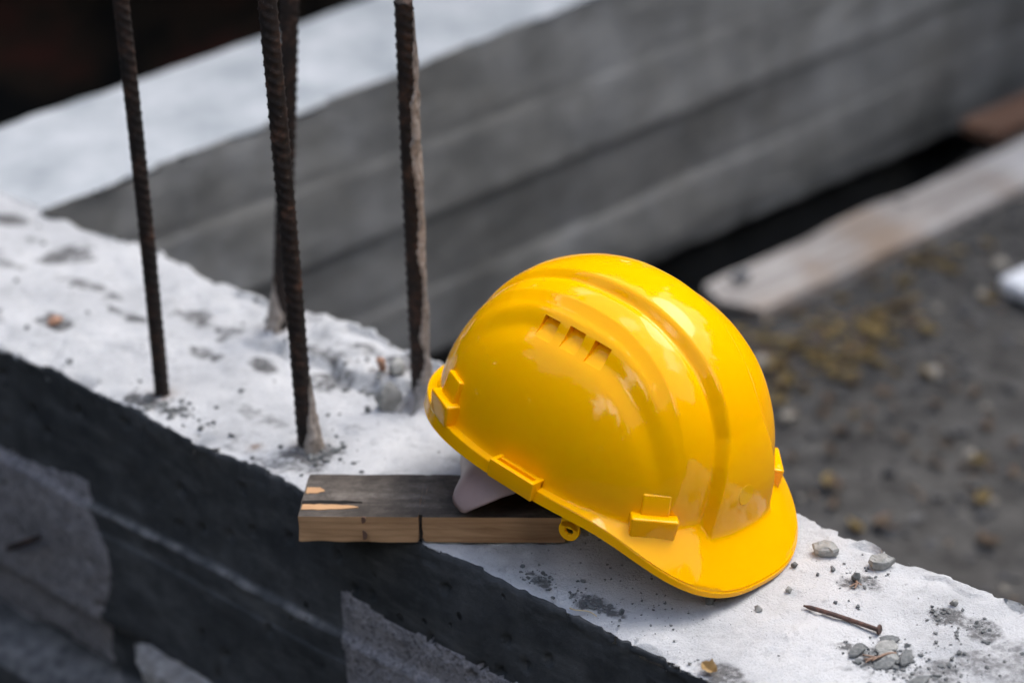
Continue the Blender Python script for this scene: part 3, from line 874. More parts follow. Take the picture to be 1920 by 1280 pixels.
# ------------------------------------------------------------------ timber batten under the back of the helmet
def build_batten():
    L, B, T = 0.207, 0.064, 0.0225
    root = empty('timber_batten', (-0.172, 1.511, 0.0), 'short dark weathered timber offcut with raw sawn side, under the back of the helmet', 'timber')
    root.rotation_euler = (0, 0, R(-5.0))
    def block(name, x0, x1, mats, seed):
        n, k = 40, 9
        xs = np.linspace(x0, x1, n)
        ys = np.linspace(0, B, k); zs = np.linspace(0, T, 6)
        ring = [(y, 0) for y in ys] + [(B, z) for z in zs[1:]] + [(y, T) for y in ys[::-1][1:]] + [(0, z) for z in zs[::-1][1:-1]]
        ring = np.array(ring)
        c = np.array([B / 2, T / 2])
        nrn = len(ring)
        V = []
        for i, x in enumerate(xs):
            f = 0.0012 * np.array([float(vnoise(x * 60 + y * 8, z * 300, seed)) for y, z in ring])
            dirs = ring - c
            dirs = dirs / np.linalg.norm(dirs, axis=1, keepdims=True)
            rr = ring + dirs * f[:, None]
            shr = 0.985 if i in (0, n - 1) else 1.0
            rr = c + (rr - c) * shr
            xe = np.full(nrn, x)
            if i in (0, n - 1): xe = xe + 0.0015 * np.array([float(vnoise(y * 90, z * 200, seed + 5)) for y, z in ring])
            V.append(np.column_stack([xe, rr]))
        V = np.concatenate(V)
        F = grid_faces(n, nrn, True)
        me = mesh_np(name, V, [F, np.arange(nrn)[None, ::-1], (np.arange(nrn) + (n - 1) * nrn)[None, :]], smooth=True)
        me.set_sharp_from_angle(angle=R(40))
        o = obj(name, me, mats, root)
        mi = []
        for f in me.polygons:
            mi.append(1 if f.normal.z > 0.6 else 0)
        me.polygons.foreach_set('material_index', mi)
        return o
    # the saw kerf cuts the offcut almost through; both sides stay one timber
    kx = 0.0955
    block('near_length', 0.0, kx - 0.0018, [MT_WOODCUT, MT_WOODTOP], 21)
    block('long_length', kx + 0.0018, L, [MT_WOODCUT, MT_WOODTOP], 22)
    k = obj('kerf_web', bm_mesh('kerf_web', box_bm(0.0060, B - .0045, T - .0004, 0, 1, Matrix.Translation((kx, B * .5 + .0020, T * .5)))), MT_WOODTOP, root)
    def sliver(name, x0, x1, y0, y1, mat, z=T + .0006, h=.0012, seed=1):
        r = random.Random(seed); bm = bmesh.new(); n = 10
        lo = []; hi = []
        for i in range(n + 1):
            t = i / n; x = x0 + (x1 - x0) * t
            nar = 1 - max(0, (t - .55) / .45) ** 1.5 * .85
            ym = (y0 + y1) / 2; hw = (y1 - y0) / 2 * nar
            lo.append((x, ym - hw + r.uniform(-.0006, .0006))); hi.append((x, ym + hw + r.uniform(-.0006, .0006)))
        tv = [[bm.verts.new((x, y, z)) for x, y in row] for row in (lo, hi)]
        bv = [[bm.verts.new((x, y, z - h)) for x, y in row] for row in (lo, hi)]
        for i in range(n):
            bm.faces.new((tv[0][i], tv[0][i + 1], tv[1][i + 1], tv[1][i]))
            bm.faces.new((bv[0][i], tv[0][i], tv[0][i + 1], bv[0][i + 1])) if False else bm.faces.new((bv[0][i], bv[0][i + 1], tv[0][i + 1], tv[0][i]))
            bm.faces.new((tv[1][i], tv[1][i + 1], bv[1][i + 1], bv[1][i]))
        bm.faces.new((tv[0][0], tv[1][0], bv[1][0], bv[0][0])); bm.faces.new((tv[0][n], tv[1][n], bv[1][n], bv[0][n]))
        return obj(name, bm_mesh(name, bm), mat, root)
    sliver('torn_patch', 0.0015, 0.016, 0.034, 0.043, MT_WOODCUT, seed=2)
    sliver('torn_patch', 0.0015, 0.046, 0.010, 0.0175, MT_WOODCUT, seed=3)
    sliver('split_crack', 0.0005, 0.048, 0.019, 0.0235, MT_SPLIT, seed=4)
    sliver('knot_stain', 0.0, 0.0035, 0.0, 0.008, MT_BROWN, seed=5).matrix_local = Matrix.Translation((0.0505, -0.0019, 0.003)) @ Matrix.Rotation(R(90), 4, 'X') @ Matrix.Translation((0, 0, -T))
    sliver('knot_stain', 0.0, 0.0035, 0.0, 0.005, MT_BROWN, seed=6).matrix_local = Matrix.Translation((0.0505, -0.0019, 0.0185)) @ Matrix.Rotation(R(90), 4, 'X') @ Matrix.Translation((0, 0, -T))
    root.location = (-0.172, 1.511, 0.0025)
    return root
build_batten()

# ------------------------------------------------------------------ the helmet
HP = dict(af=.12158, ar=.1459, b=.10257, c=.1290, n=2.00, m=2.585)

def dome_R(phi):
    cs, sn = np.cos(phi), np.sin(phi)
    a = np.where(cs > 0, HP['af'], HP['ar'])
    return (np.abs(cs / a) ** HP['m'] + np.abs(sn / HP['b']) ** HP['m']) ** (-1 / HP['m'])

def dome_base(phi, th):
    n = HP['n']
    rho = dome_R(phi) * np.cos(th) ** (2 / n)
    return np.stack([rho * np.cos(phi), rho * np.sin(phi), HP['c'] * np.sin(th) ** (2 / n) + 0 * phi], -1)

def relief(P):
    x, y, z = P[..., 0], np.abs(P[..., 1]), P[..., 2]
    psi = np.degrees(np.arctan2(z, x))               # 0 front, 90 crown, 180 back
    hc = np.interp(psi, [0, 12, 21, 30, 41, 56, 68, 83, 130, 180], [.0345, .0300, .0255, .0185, .0158, .0163, .0183, .0192, .0215, .023])
    Hc = np.interp(psi, [0, 10, 30, 60, 95, 130, 160, 175], [.0098, .0100, .0082, .0066, .0055, .0036, .0010, 0])
    sw = np.interp(psi, [0, 14, 25, 41, 68, 90, 180], [.004, .005, .008, .0105, .0092, .0080, .009])
    yt = np.interp(psi, [30, 39, 46, 58, 68, 80, 92, 180], [.0525, .0514, .0500, .0473, .0461, .0443, .0434, .0434])
    ys = np.interp(psi, [21, 54, 72, 120, 153], [.0661, .0648, .0628, .0615, .070])
    t2 = np.interp(psi, [12, 30, 50, 100, 140, 165], [0, .0008, .0022, .0024, .0016, 0])
    base2 = t2 * np.clip((yt + .0085 - y) / .0085, 0, 1) ** 1.4    # tier beside the crest, crisp outer arris
    t1 = np.interp(psi, [0, 15, 45, 90, 130, 155], [.0, .0016, .0034, .0038, .0036, .0])
    base1 = t1 * sstep(ys + .0050, ys - .0085, y)    # soft shoulder over the vents
    gro = -.0008 * np.exp(-((y - ys - .006) / .005) ** 2) * sstep(150, 120, psi) * sstep(10, 30, psi)
    crest = Hc * sstep(hc + sw, hc, y)
    crown = .0012 * np.clip(1 - (y / np.maximum(hc, 1e-4)) ** 2, 0, 1)
    sink = -.0008 * np.exp(-((y - hc - sw - .0005) / .0022) ** 2) * sstep(15, 40, psi)
    return base1 + base2 + gro + crest + crown + sink

def helmet_shell(root):
    nphi, nth = 600, 190
    phi = np.linspace(-np.pi, np.pi, nphi, endpoint=False)
    th = np.linspace(np.pi / 2, 0, nth)[1:]
    TH, PH = np.meshgrid(th, phi, indexing='ij')
    P = dome_base(PH, TH)
    dp = np.roll(P, -1, 1) - np.roll(P, 1, 1)
    dt = np.gradient(P, axis=0)
    N = np.cross(dt, dp); N /= np.linalg.norm(N, axis=-1, keepdims=True) + 1e-12
    N *= np.sign((N * P).sum(-1, keepdims=True))
    P2 = P + N * relief(P)[..., None]
    # fillet into the flange
    zc = P[..., 2]
    flare = .0018 * np.exp(-zc / .0022)
    P2[..., 0] += flare * np.cos(PH); P2[..., 1] += flare * np.sin(PH)
    # flange, brim and turned-down lip
    g = np.exp(-(np.abs(phi) / .70) ** 3.0)
    gr = np.exp(-((np.pi - np.abs(phi)) / 1.0) ** 2) * (1 - g)
    wv = .0078 + (.0385 - .0078) * g + .0014 * gr
    zo = -.0010 + (-.0416 + .0010) * g                # height of the outer edge
    lip = .0068 * (1 - g) + .0030 * g + .0063 * gr
    R0 = dome_R(phi)
    outer = np.maximum(R0 + wv, np.hypot(P2[-1][:, 0], P2[-1][:, 1]) + .0055)
    def brim_z(r):
        f = np.clip((r - R0) / (outer - R0), 0, 1)
        return zo * (g * f ** 1.25 + (1 - g) * f)
    # run the foot of the shell (crest included) down onto the brim
    foot = sstep(.016, 0.0, zc)
    P2[..., 2] += foot * brim_z(np.hypot(P2[..., 0], P2[..., 1]))
    last = P2[-1]
    baseR = np.hypot(last[:, 0], last[:, 1]); baseZ = last[:, 2]
    rows = []
    def addrow(r, z): rows.append(np.stack([r * np.cos(phi), r * np.sin(phi), z], -1))
    for f in (.10, .22, .36, .5, .65, .8, .91, .97):
        rf = baseR + (outer - baseR) * f
        addrow(rf, brim_z(rf))
    for a in (20, 45, 70, 90):                        # rounded outer corner
        rc = .0016
        addrow(outer - rc + rc * np.sin(R(a)) , zo - rc + rc * np.cos(R(a)))
    for f in (.35, .7, 1.0):
        addrow(outer + .0012 * f * (1 - g), zo - .0016 - lip * f)
    addrow(outer - .0006, zo - .0016 - lip - .0007)
    addrow(outer - .0022, zo - .0016 - lip - .0005)
    addrow(outer - .0026, zo - .0016 - lip * .4 - .0012)
    for f in (.66, .33, .0):                          # underside of flange
        zz = baseZ + (zo - baseZ) * (g * (f ** 1.25) + (1 - g) * f) - .0032
        addrow(R0 - .0035 + (outer - .0028 - R0 + .0035) * f, zz)
    Q = np.stack(rows)
    inner = []
    for t in np.linspace(0.06, np.pi / 2, 26)[:-1]:
        D = dome_base(phi, np.full_like(phi, t))
        ay = np.abs(D[:, 1])
        thick = .0042 + .0060 * sstep(.035, .050, ay) * sstep(.092, .080, ay) * sstep(.055, .075, D[:, 2])   # ribbed behind the vents
        k = 1 - (thick / np.linalg.norm(D, axis=-1))[:, None]
        inner.append(D * k)
    inner = np.stack(inner)
    A = np.concatenate([P2, Q, inner])
    nr = len(A)
    V = A.reshape(-1, 3)
    ap = dome_base(np.array([0.0]), np.array([np.pi / 2]))[0]
    top = ap + np.array([0, 0, float(relief(np.array([[1e-6, 0, ap[2]]]))[0])])
    bot = np.array([0, 0, HP['c'] - .0042])
    V = np.concatenate([V, [top, bot]])
    c = np.arange(nphi); c2 = (c + 1) % nphi
    f1 = np.stack([np.full(nphi, len(V) - 2), c, c2], -1)
    b0 = (nr - 1) * nphi
    f2 = np.stack([b0 + c, np.full(nphi, len(V) - 1), b0 + c2], -1)
    gf = grid_faces(nr, nphi, True)[:, ::-1]
    me = mesh_np('shell', V, [gf, f1, f2])
    bm = bmesh.new(); bm.from_mesh(me); bmesh.ops.recalc_face_normals(bm, faces=bm.faces); bm.to_mesh(me); bm.free()
    sh = obj('shell', me, MT_YEL, root)
    # vents: wedge scoops cut out of the shell
    cb = bmesh.new()
    for sgn in (-1, 1):
        for xv in (-.0325, -.0078, .0168):
            def on(yv):
                phv = math.atan2(sgn * yv, xv)
                ths = np.linspace(.2, 1.5, 900)
                for _ in range(3):
                    D = dome_base(np.full(900, phv), ths)
                    i = int(np.argmin(np.abs(np.abs(D[:, 1]) - yv)))
                    phv = math.atan2(sgn * yv, xv)
                d = Vector(D[i]); nn = Vector((d.x * .35, d.y, d.z * .8)).normalized()
                return d + nn * float(relief(np.array([D[i]]))[0]), nn
            (pl, nl), (ph_, nh) = on(.0700), on(.0590)
            fw = Vector((1, 0, 0))
            up = (ph_ - pl).normalized()
            fw = (fw - up * fw.dot(up)).normalized()
            nr_ = fw.cross(up); nr_ = nr_ if nr_.dot(pl) > 0 else -nr_
            hw = .0078
            prof = [pl - up * .0012 - nr_ * .0006, ph_ - nr_ * .0066, ph_ + up * .0002 + nr_ * .008, pl - up * .0012 + nr_ * .008]
            vs_ = []
            for s in (-hw, hw):
                vs_.append([cb.verts.new(a + fw * s) for a in prof])
            A0, B0 = vs_
            cb.faces.new(A0); cb.faces.new(B0[::-1])
            for k in range(4): cb.faces.new((A0[k], B0[k], B0[(k + 1) % 4], A0[(k + 1) % 4]))
    bmesh.ops.recalc_face_normals(cb, faces=cb.faces)
    cme = bpy.data.meshes.new('cutter'); cb.to_mesh(cme); cb.free()
    cme.materials.append(MT_YEL)
    co = bpy.data.objects.new('cutter', cme); COL.objects.link(co)
    md = sh.modifiers.new('b', 'BOOLEAN'); md.operation = 'DIFFERENCE'; md.object = co; md.solver = 'EXACT'
    loc, rot, par = root.location.copy(), root.rotation_euler.copy(), None
    root.location = (0, 0, 0); root.rotation_euler = (0, 0, 0)
    bpy.context.view_layer.update()
    dg = bpy.context.evaluated_depsgraph_get()
    nm = bpy.data.meshes.new_from_object(sh.evaluated_get(dg))
    sh.modifiers.clear(); sh.data = nm; nm.name = 'shell'
    bpy.data.objects.remove(co); 
    root.location = loc; root.rotation_euler = rot
    nm.polygons.foreach_set('use_smooth', np.full(len(nm.polygons), True))
    nm.set_sharp_from_angle(angle=R(48))
    return sh

def build_helmet():
    root = empty('hard_hat', (0.07491, 1.53098, 0.0735), 'glossy yellow safety helmet resting tilted on its brim on the white wall top', 'helmet')
    q = (-0.1244, 0.15155, -0.7691)
    root.rotation_euler = q
    helmet_shell(root)
    # suspension lugs: block on the flange with an upright tab on the dome
    def lug(ph_deg):
        ph = R(ph_deg)
        r = float(dome_R(np.array([ph]))[0])
        e = .01
        p0 = np.array([math.cos(ph), math.sin(ph)]) * r
        p1 = np.array([math.cos(ph + e), math.sin(ph + e)]) * float(dome_R(np.array([ph + e]))[0])
        tg = p1 - p0; tg /= np.linalg.norm(tg); nm = np.array([tg[1], -tg[0]])
        m = Matrix(((nm[0], tg[0], 0, p0[0]), (nm[1], tg[1], 0, p0[1]), (0, 0, 1, 0), (0, 0, 0, 1)))
        def tp(v):
            if v.co.z < 0 and v.co.x > 0: v.co.x -= .0012
            if v.co.z < 0: v.co.y *= .94
        rear = abs(ph_deg) > 90
        dx = .0060 if not rear else .0072
        bm = box_bm(.020, .036 if not rear else .032, .0190, .0024, 4, m @ Matrix.Translation((dx - .0075, 0, -.0005 if not rear else .0065)), tp)
        o = obj('suspension_lug', bm_mesh('suspension_lug', bm, True, 40), MT_YEL, root)
        bm = box_bm(.013, .0215, .021, .0016, 3, m @ Matrix.Translation((dx - .0075 - .0042, 0, .0130 if not rear else .0225)) @ Matrix.Rotation(R(-12), 4, 'Y'))
        obj('tab', bm_mesh('tab', bm, True, 40), MT_YEL, o)
    for a in (-36, 36, -137, 137): lug(a)
    # faint round moulding mark on the flat front of the crest
    def shell_pt(ph_, th_):
        d = dome_base(np.array([ph_]), np.array([th_]))
        e = 1e-3
        a_ = dome_base(np.array([ph_ + e]), np.array([th_])) - d; b_ = dome_base(np.array([ph_]), np.array([th_ + e])) - d
        n_ = np.cross(a_, b_)[0]; n_ /= np.linalg.norm(n_)
        if n_ @ d[0] < 0: n_ = -n_
        return Vector(d[0] + n_ * float(relief(d)[0]))
    c0 = shell_pt(-.06, .15)
    tu = (shell_pt(-.05, .20) - c0).normalized(); tf = (shell_pt(-.02, .17) - c0).normalized()
    nn_ = tf.cross(tu).normalized()
    if nn_.x < 0: nn_ = -nn_
    bm = bmesh.new()
    bmesh.ops.create_cone(bm, cap_ends=True, segments=36, radius1=.0085, radius2=.0079, depth=.0007)
    bm.transform(Matrix.Translation(c0 - nn_ * .00015) @ nn_.to_track_quat('Z', 'Y').to_matrix().to_4x4())
    obj('moulding_mark', bm_mesh('moulding_mark', bm, True, 30), MT_YEL, root)
    # accessory slots at the sides
    for s in (-1, 1):
        b = HP['b']
        def mk(x, y, z): return Matrix.Translation((x, s * y, z))
        o = None
        bm = box_bm(.044, .0045, .0150, .0010, 3, mk(-.0035, b + .0105, -.0015))
        o = obj('accessory_slot', bm_mesh('accessory_slot', bm, True, 40), MT_YEL, root)
        for x in (-.0235, .0165):
            obj('end_wall', bm_mesh('end_wall', box_bm(.0040, .0105, .0150, .0008, 2, mk(x, b + .0045, -.0015)), True, 40), MT_YEL, o)
        obj('back_wall', bm_mesh('back_wall', box_bm(.044, .0040, .0135, .0008, 2, mk(-.0035, b + .0020, -.0015)), True, 40), MT_YEL, o)
    # chin strap eyelets under the rim
    for s in (-1, 1):
        bm = bmesh.new()
        n = 28; ro, ri, t = .0082, .0036, .0016
        ring = []
        for y in (-t, t):
            ring.append([[bm.verts.new((r * math.cos(2 * math.pi * k / n), y, r * math.sin(2 * math.pi * k / n))) for k in range(n)] for r in (ro, ri)])
        (ao, ai), (bo, bi) = ring
        for k in range(n):
            j = (k + 1) % n
            bm.faces.new((ao[k], ao[j], ai[j], ai[k])); bm.faces.new((bo[k], bi[k], bi[j], bo[j]))
            bm.faces.new((ao[k], bo[k], bo[j], ao[j])); bm.faces.new((ai[k], ai[j], bi[j], bi[k]))
        bmesh.ops.bevel(bm, geom=[e for e in bm.edges if e.is_manifold and e.calc_face_angle() > 1.2], offset=.0005, segments=2, affect='EDGES')
        bm.transform(Matrix.Translation((.050, s * .1030, -.0205)) @ Matrix.Rotation(R(-14) * s, 4, 'Z'))
        obj('strap_eyelet', bm_mesh('strap_eyelet', bm, True, 40), MT_YEL, root)
        bm = box_bm(.0150, .0032, .013, .0006, 2, Matrix.Translation((.050, s * .1030, -.0125)) @ Matrix.Rotation(R(-14) * s, 4, 'Z'))
        obj('eyelet_stem', bm_mesh('eyelet_stem', bm, True, 40), MT_YEL, root)
    # headband with its deep nape piece
    ph = np.linspace(-np.pi, np.pi, 240, endpoint=False)
    ad = np.degrees(np.abs(ph))
    zb = np.interp(ad, [0, 60, 86, 94, 100, 106, 111, 116, 122, 180], [-.004, -.017, -.0195, -.0215, -.029, -.038, -.050, -.0615, -.0605, -.0600])
    from_top = .028
    rows = []
    for f in np.linspace(0, 1, 22):
        z = from_top + (zb - from_top) * f
        off = .0150 - .0190 * sstep(-.022, -.060, z) * sstep(95, 112, ad) * sstep(150, 122, ad) + .012 * sstep(118, 140, ad)
        off = np.where(ad < 95, .0095, off - 0)  if False else np.interp(ad, [0, 80, 100], [.012, .0075, .0]) + np.interp(ad, [0, 80, 100, 180], [0, 0, 1, 1]) * off
        r = dome_R(ph) - off
        rows.append(np.stack([r * np.cos(ph), r * np.sin(ph), z], -1))
    for f in np.linspace(1, 0, 22):
        z = from_top + (zb - from_top) * f
        off = .0150 - .0190 * sstep(-.022, -.060, z) * sstep(95, 112, ad) * sstep(150, 122, ad) + .012 * sstep(118, 140, ad)
        off = np.interp(ad, [0, 80, 100], [.012, .0075, .0]) + np.interp(ad, [0, 80, 100, 180], [0, 0, 1, 1]) * off
        r = dome_R(ph) - off - .0022
        rows.append(np.stack([r * np.cos(ph), r * np.sin(ph), z], -1))
    A = np.stack(rows)
    me = mesh_np('headband', A.reshape(-1, 3), [grid_faces(44, 240, True)])
    obj('headband', me, MT_BAND, root, label='pale grey plastic headband with nape piece showing under the rim')
    return root
build_helmet()

# ------------------------------------------------------------------ bits lying on the wall top
def put(o, u, v, rz=0.0, dz=0.0, tilt=0.0):
    o.location = wpt(u, v, top_at(u, v) + dz)
    o.rotation_euler = (tilt, 0, rz)

def chip(u, v, sx, sy, sz, rz, seed, label, mat=None, flat=True, dz=-0.0008, tilt=0.0, cat='concrete chip'):
    me = chip_mesh('concrete_chip', sx, sy, sz, seed) if flat else stone_mesh('pebble', 18, sx, sy, sz, seed)
    o = obj('concrete_chip' if flat else 'pebble', me, mat or MT_CHIP, None, label, cat if flat else 'pebble')
    put(o, u, v, rz, dz, tilt)
    return o
chip(-0.8326, 0.1851, .0115, .0085, .0085, R(-20), 1, 'largest flat grey concrete chip on the wall top, just right of the brim', tilt=.10)
chip(-0.7898, 0.1966, .0110, .0068, .0090, R(-5), 2, 'second largest grey concrete chip with dark broken front, near the far edge', tilt=.12)
peb = [(-0.8384, .1537, .0032, .0029, .0040, 'dark pebble close to the right rim of the brim, below the largest chip'),
       (-0.8235, .1257, .0040, .0026, .0034, 'angular grey pebble left of the nail tip near the brim'),
       (-0.8254, .0897, .0042, .0030, .0030, 'flaky grey pebble in front of the brim, left of the nail tip'),
       (-0.7872, .1341, .0021, .0018, .0022, 'small round dark pebble just above the nail'),
       (-0.8194, .1567, .0019, .0017, .0020, 'tiny grey pebble below the largest chip on its left'),
       (-0.8138, .1688, .0026, .0021, .0022, 'tiny bluish grey pebble below the largest chip on its right'),
       (-0.7922, .1676, .0044, .0032, .0050, 'dark pebble with a dry twig lying against it'),
       (-0.7716, .1396, .0021, .0018, .0020, 'small dark pebble above the middle of the nail'),
       (-0.7192, .1865, .0044, .0030, .0036, 'brownish pebble alone toward the right edge, near the far side'),
       (-0.8598, .0762, .0055, .0042, .0040, 'dark pebble tucked under the front of the brim'),
       (-0.9512, .0391, .0026, .0022, .0022, 'small dark pebble in the shade below the chin strap eyelet'),
       (-0.9024, .0255, .0030, .0018, .0034, 'upright dark sliver of stone in the helmet shade near the front edge'),
       (-0.9999, .0253, .0024, .0018, .0020, 'small pebble in front of the timber end of the shade'),
       (-1.2684, .1251, .0040, .0034, .0044, 'small round dark pebble left of the grey lump behind the helmet'),
       (-1.2660, .1370, .0046, .0030, .0040, 'small dark stone touching the grey lump behind the helmet'),
       (-0.6840, .1380, .0026, .0022, .0026, 'lone dark round pebble at the far right below the grit patch')]
for k, (u, v, a, b, c, lb) in enumerate(peb):
    chip(u, v, a, b, c, random.uniform(0, 6), 200 + k, lb, MT_CHIPD if k not in (1, 2, 8) else MT_CHIP, False)
chip(-1.2572, 0.1400, .0135, .0100, .0170, 0.4, 301, 'grey mortar lump lying at the foot of the bar nearest the helmet', MT_CHIP, False)
chip(-1.2800, 0.1740, .0120, .0080, .0120, 1.4, 302, 'grey rubble lump at the far edge left of the bar nearest the helmet', MT_CHIP, False)
chip(-1.2930, 0.1690, .0075, .0060, .0075, 2.4, 303, 'orange brown brick crumb at the far edge behind the helmet',
     m_simple('orange_brick', (0.26, 0.13, 0.08), (0.42, 0.25, 0.16), 60), False)
chip(-1.6150, 0.0560, .0090, .0060, .0060, 0.4, 304, 'orange brown brick crumb near the left edge of the photo',
     m_simple('orange_brick_crumb', (0.30, 0.15, 0.09), (0.46, 0.28, 0.19), 60), False)
# spalls in the pile right of the nail
sp = [(-.7300, .1180, .0072, .0040, .0034, 10, 'dark upper spall of the flake pile below the nail head'),
      (-.7270, .1100, .0082, .0052, .0040, 25, 'thick grey spall just under the upper one in the flake pile'),
      (-.7390, .0905, .0085, .0040, .0034, 60, 'long dark flake at the left end of the flake pile'),
      (-.7205, .1030, .0070, .0052, .0028, -20, 'pale grey flake in the middle of the flake pile'),
      (-.7085, .1070, .0095, .0036, .0034, 70, 'dark slanting flake at the right of the flake pile'),
      (-.7160, .0910, .0085, .0050, .0030, 30, 'grey flake nearest the camera in the flake pile'),
      (-.6850, .0860, .0110, .0045, .0030, 40, 'dark flake by the bottom right corner of the photo')]
for k, (u, v, a, b, c, rz, lb) in enumerate(sp):
    chip(u, v, a * 1.2, b * 1.25, c * 1.15, R(rz), 330 + k, lb, MT_CHIP if k in (1, 3) else MT_CHIPD, True, tilt=random.uniform(-.15, .15), cat='concrete flake')

# uncountable crumbs and grit
cp = [stone_mesh('crumb_form', 10, 1, .75, .5, 600 + k) for k in range(6)]
cit = []
def crumbs(u, v, su, sv, n, smin, smax, pw=2.5):
    for k in range(n):
        a = random.gauss(u, su); b = random.gauss(v, sv)
        if not (0.004 < b < WID - .006): continue
        s = smin + (smax - smin) * random.random() ** pw
        cit.append((random.randrange(6), trs(wpt(a, b, top_at(a, b) - s * .12), random.uniform(0, 6.28), s)))
crumbs(-.718, .100, .012, .012, 170, .0006, .0036)
crumbs(-.735, .094, .010, .006, 60, .0006, .0030)
crumbs(-.7201, .1715, .007, .007, 55, .0005, .0026)
crumbs(-.6916, .1727, .009, .008, 40, .0006, .0030)
crumbs(-.790, .172, .012, .010, 60, .0005, .0022)
crumbs(-.690, .105, .016, .016, 90, .0006, .0030)
crumbs(-.655, .130, .02, .02, 60, .0006, .003)
crumbs(-.9796, .0208, .008, .004, 80, .0006, .0028)
crumbs(-.9274, .0215, .012, .005, 80, .0006, .0026)
crumbs(-.96, .05, .05, .02, 60, .0006, .002)
crumbs(-.885, .045, .03, .02, 60, .0006, .002)
crumbs(-.80, .006, .05, .006, 80, .0005, .0020)
crumbs(-1.25, .055, .02, .02, 60, .0008, .0035)
crumbs(-1.245, .050, .010, .012, 50, .001, .005)
crumbs(-1.41, .020, .03, .010, 90, .001, .0055)
crumbs(-1.28, .165, .03, .014, 60, .001, .0050)
for k in range(420):
    a = random.uniform(-2.1, -.55); b = random.uniform(.006, WID - .006)
    far = a < -1.2
    s = (.0004 + .0022 * random.random() ** 6) if not far else (.0006 + .0050 * random.random() ** 7)
    cit.append((random.randrange(6), trs(wpt(a, b, top_at(a, b) - s * .12), random.uniform(0, 6.28), s)))
merge_scatter('crumbs', cp, cit, MT_CHIPD, kind='stuff', label='fine grey concrete crumbs and grit strewn over the white wall top', cat='grit')

# rusty nail
def build_nail():
    a = wpt(-0.8018, 0.1142); b = wpt(-0.7405, 0.1215)
    L = (b - a).length
    root = empty('nail', (a + b) / 2, 'rusty brown nail lying on the wall top right of the brim', 'nail')
    n, na = 50, 16
    t = np.linspace(0, 1, n); al = np.linspace(0, 2 * np.pi, na, endpoint=False)
    T, A = np.meshgrid(t, al, indexing='ij')
    r = .00175 * (0.45 + 0.55 * sstep(0, .10, T)) * (1 + .10 * fbm(T * 30, A * 2, 700, 3))
    bend = .0010 * np.sin(T * 3.1)
    V = np.stack([(T - .5) * L, bend + r * np.cos(A), .0019 + r * np.sin(A)], -1).reshape(-1, 3)
    me = mesh_np('shank', V, [grid_faces(n, na, True), np.arange(na)[None, ::-1]])
    MN = m_simple('rusty_nail_steel', (0.030, 0.019, 0.016), (0.13, 0.062, 0.042), 200, 0.6, 0.0004, 0.5)
    obj('shank', me, MN, root)
    bm = bmesh.new()
    bmesh.ops.create_cone(bm, cap_ends=True, segments=24, radius1=.0040, radius2=.0036, depth=.0013)
    bmesh.ops.bevel(bm, geom=list(bm.edges), offset=.0003, segments=2, affect='EDGES')
    bm.transform(Matrix.Translation((L * .5, .0, .0026)) @ Matrix.Rotation(R(82), 4, 'Y'))
    obj('head', bm_mesh('head', bm, True, 40), MN, root)
    d = b - a
    root.rotation_euler = (0, R(-.8), math.atan2(d.y, d.x))
    um, vm = (-0.8018 - 0.7405) / 2, (0.1142 + 0.1215) / 2
    root.location = wpt(um, vm, top_at(um, vm) + .0006)
build_nail()

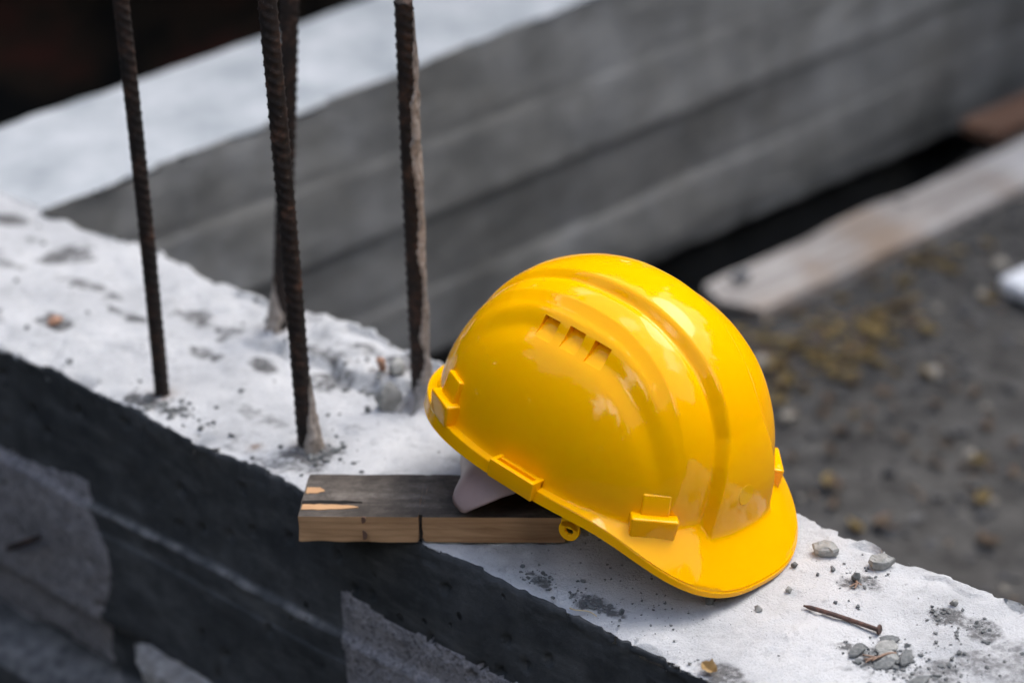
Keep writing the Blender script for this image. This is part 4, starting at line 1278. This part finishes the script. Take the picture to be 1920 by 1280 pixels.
def tube(name, pts, r0, r1, mat, parent=None, **kw):
    pts = [Vector(p) for p in pts]
    n, na = len(pts), 8
    V = []
    for i, p in enumerate(pts):
        d = (pts[min(i + 1, n - 1)] - pts[max(i - 1, 0)]).normalized()
        s = d.cross(Vector((0, 0, 1))).normalized(); q = s.cross(d)
        r = r0 + (r1 - r0) * i / (n - 1)
        for k in range(na):
            a = 2 * math.pi * k / na
            V.append(p + s * r * math.cos(a) + q * r * math.sin(a))
    me = mesh_np(name, np.array(V), [grid_faces(n, na, True), np.arange(na)[None, ::-1], (np.arange(na) + (n - 1) * na)[None, :]])
    return obj(name, me, mat, parent, **kw)

def twig(name, u0, v0, u1, v1, r, label, mat, forks=2, cat='twig'):
    a = wpt(u0, v0, top_at(u0, v0)); b = wpt(u1, v1, top_at(u1, v1))
    root = empty(name, a, label, cat)
    d = b - a
    side = d.cross(Vector((0, 0, 1))).normalized()
    pts = [d * t + side * (.0012 * math.sin(t * 7)) + Vector((0, 0, r + .0006 + .0008 * math.sin(t * 3.1))) for t in np.linspace(0, 1, 9)]
    tube('stem', pts, r, r * .7, mat, root)
    for k in range(forks):
        t = .55 + .3 * k / max(1, forks)
        p = d * t + Vector((0, 0, r + .0010))
        e = p + d * .32 + side * (.0045 if k % 2 else -.0045) + Vector((0, 0, .0012))
        tube('side_shoot', [p + (e - p) * s for s in (0, .35, .7, 1)], r * .75, r * .45, mat, root)
twig('twig', -0.7975, .1745, -0.7860, .1580, .0009, 'forked dry twig leaning against a dark pebble near the far edge', MT_TWIG)
twig('twig', -0.7170, .1080, -0.7285, .0850, .0011, 'reddish brown forked twig in the flake pile near the bottom', MT_TWIG, 3)
twig('straw', -0.9370, .0075, -0.9130, .0105, .0006, 'single pale straw on the shaded wall top near the front edge', MT_STRAW, 0, 'straw')
lf = obj('dry_leaf', leaf_mesh('dry_leaf', .0150, .0105, .7, 91), MT_LEAFDRY, None, 'curled tan dry leaf at the front edge near the bottom of the photo', 'leaf')
put(lf, -0.806, 0.0075, R(-50), .0022, .25)
# short steel offcut stuck to the mortar on the wall's side
a = wpt(-1.636, -0.018, -0.216); b = wpt(-1.578, -0.021, -0.180)
off = tube('wire_stub', [a + (b - a) * t for t in np.linspace(0, 1, 6)], .0034, .0030, MT_RUST, None, label='short dark steel stub lying flat on the pinkish mortar at lower left', cat='wire')
# pale lump of mortar on the lowest lift
lump = chip_mesh('mortar_lump', .070, .030, .028, 777, 16)
lo = obj('mortar_lump', lump, MT_COLLAR, near_wall)
lo.location = wpt(-1.395, -.006, -.283); lo.rotation_euler = (0, R(2), math.atan2(UU[1], UU[0]))
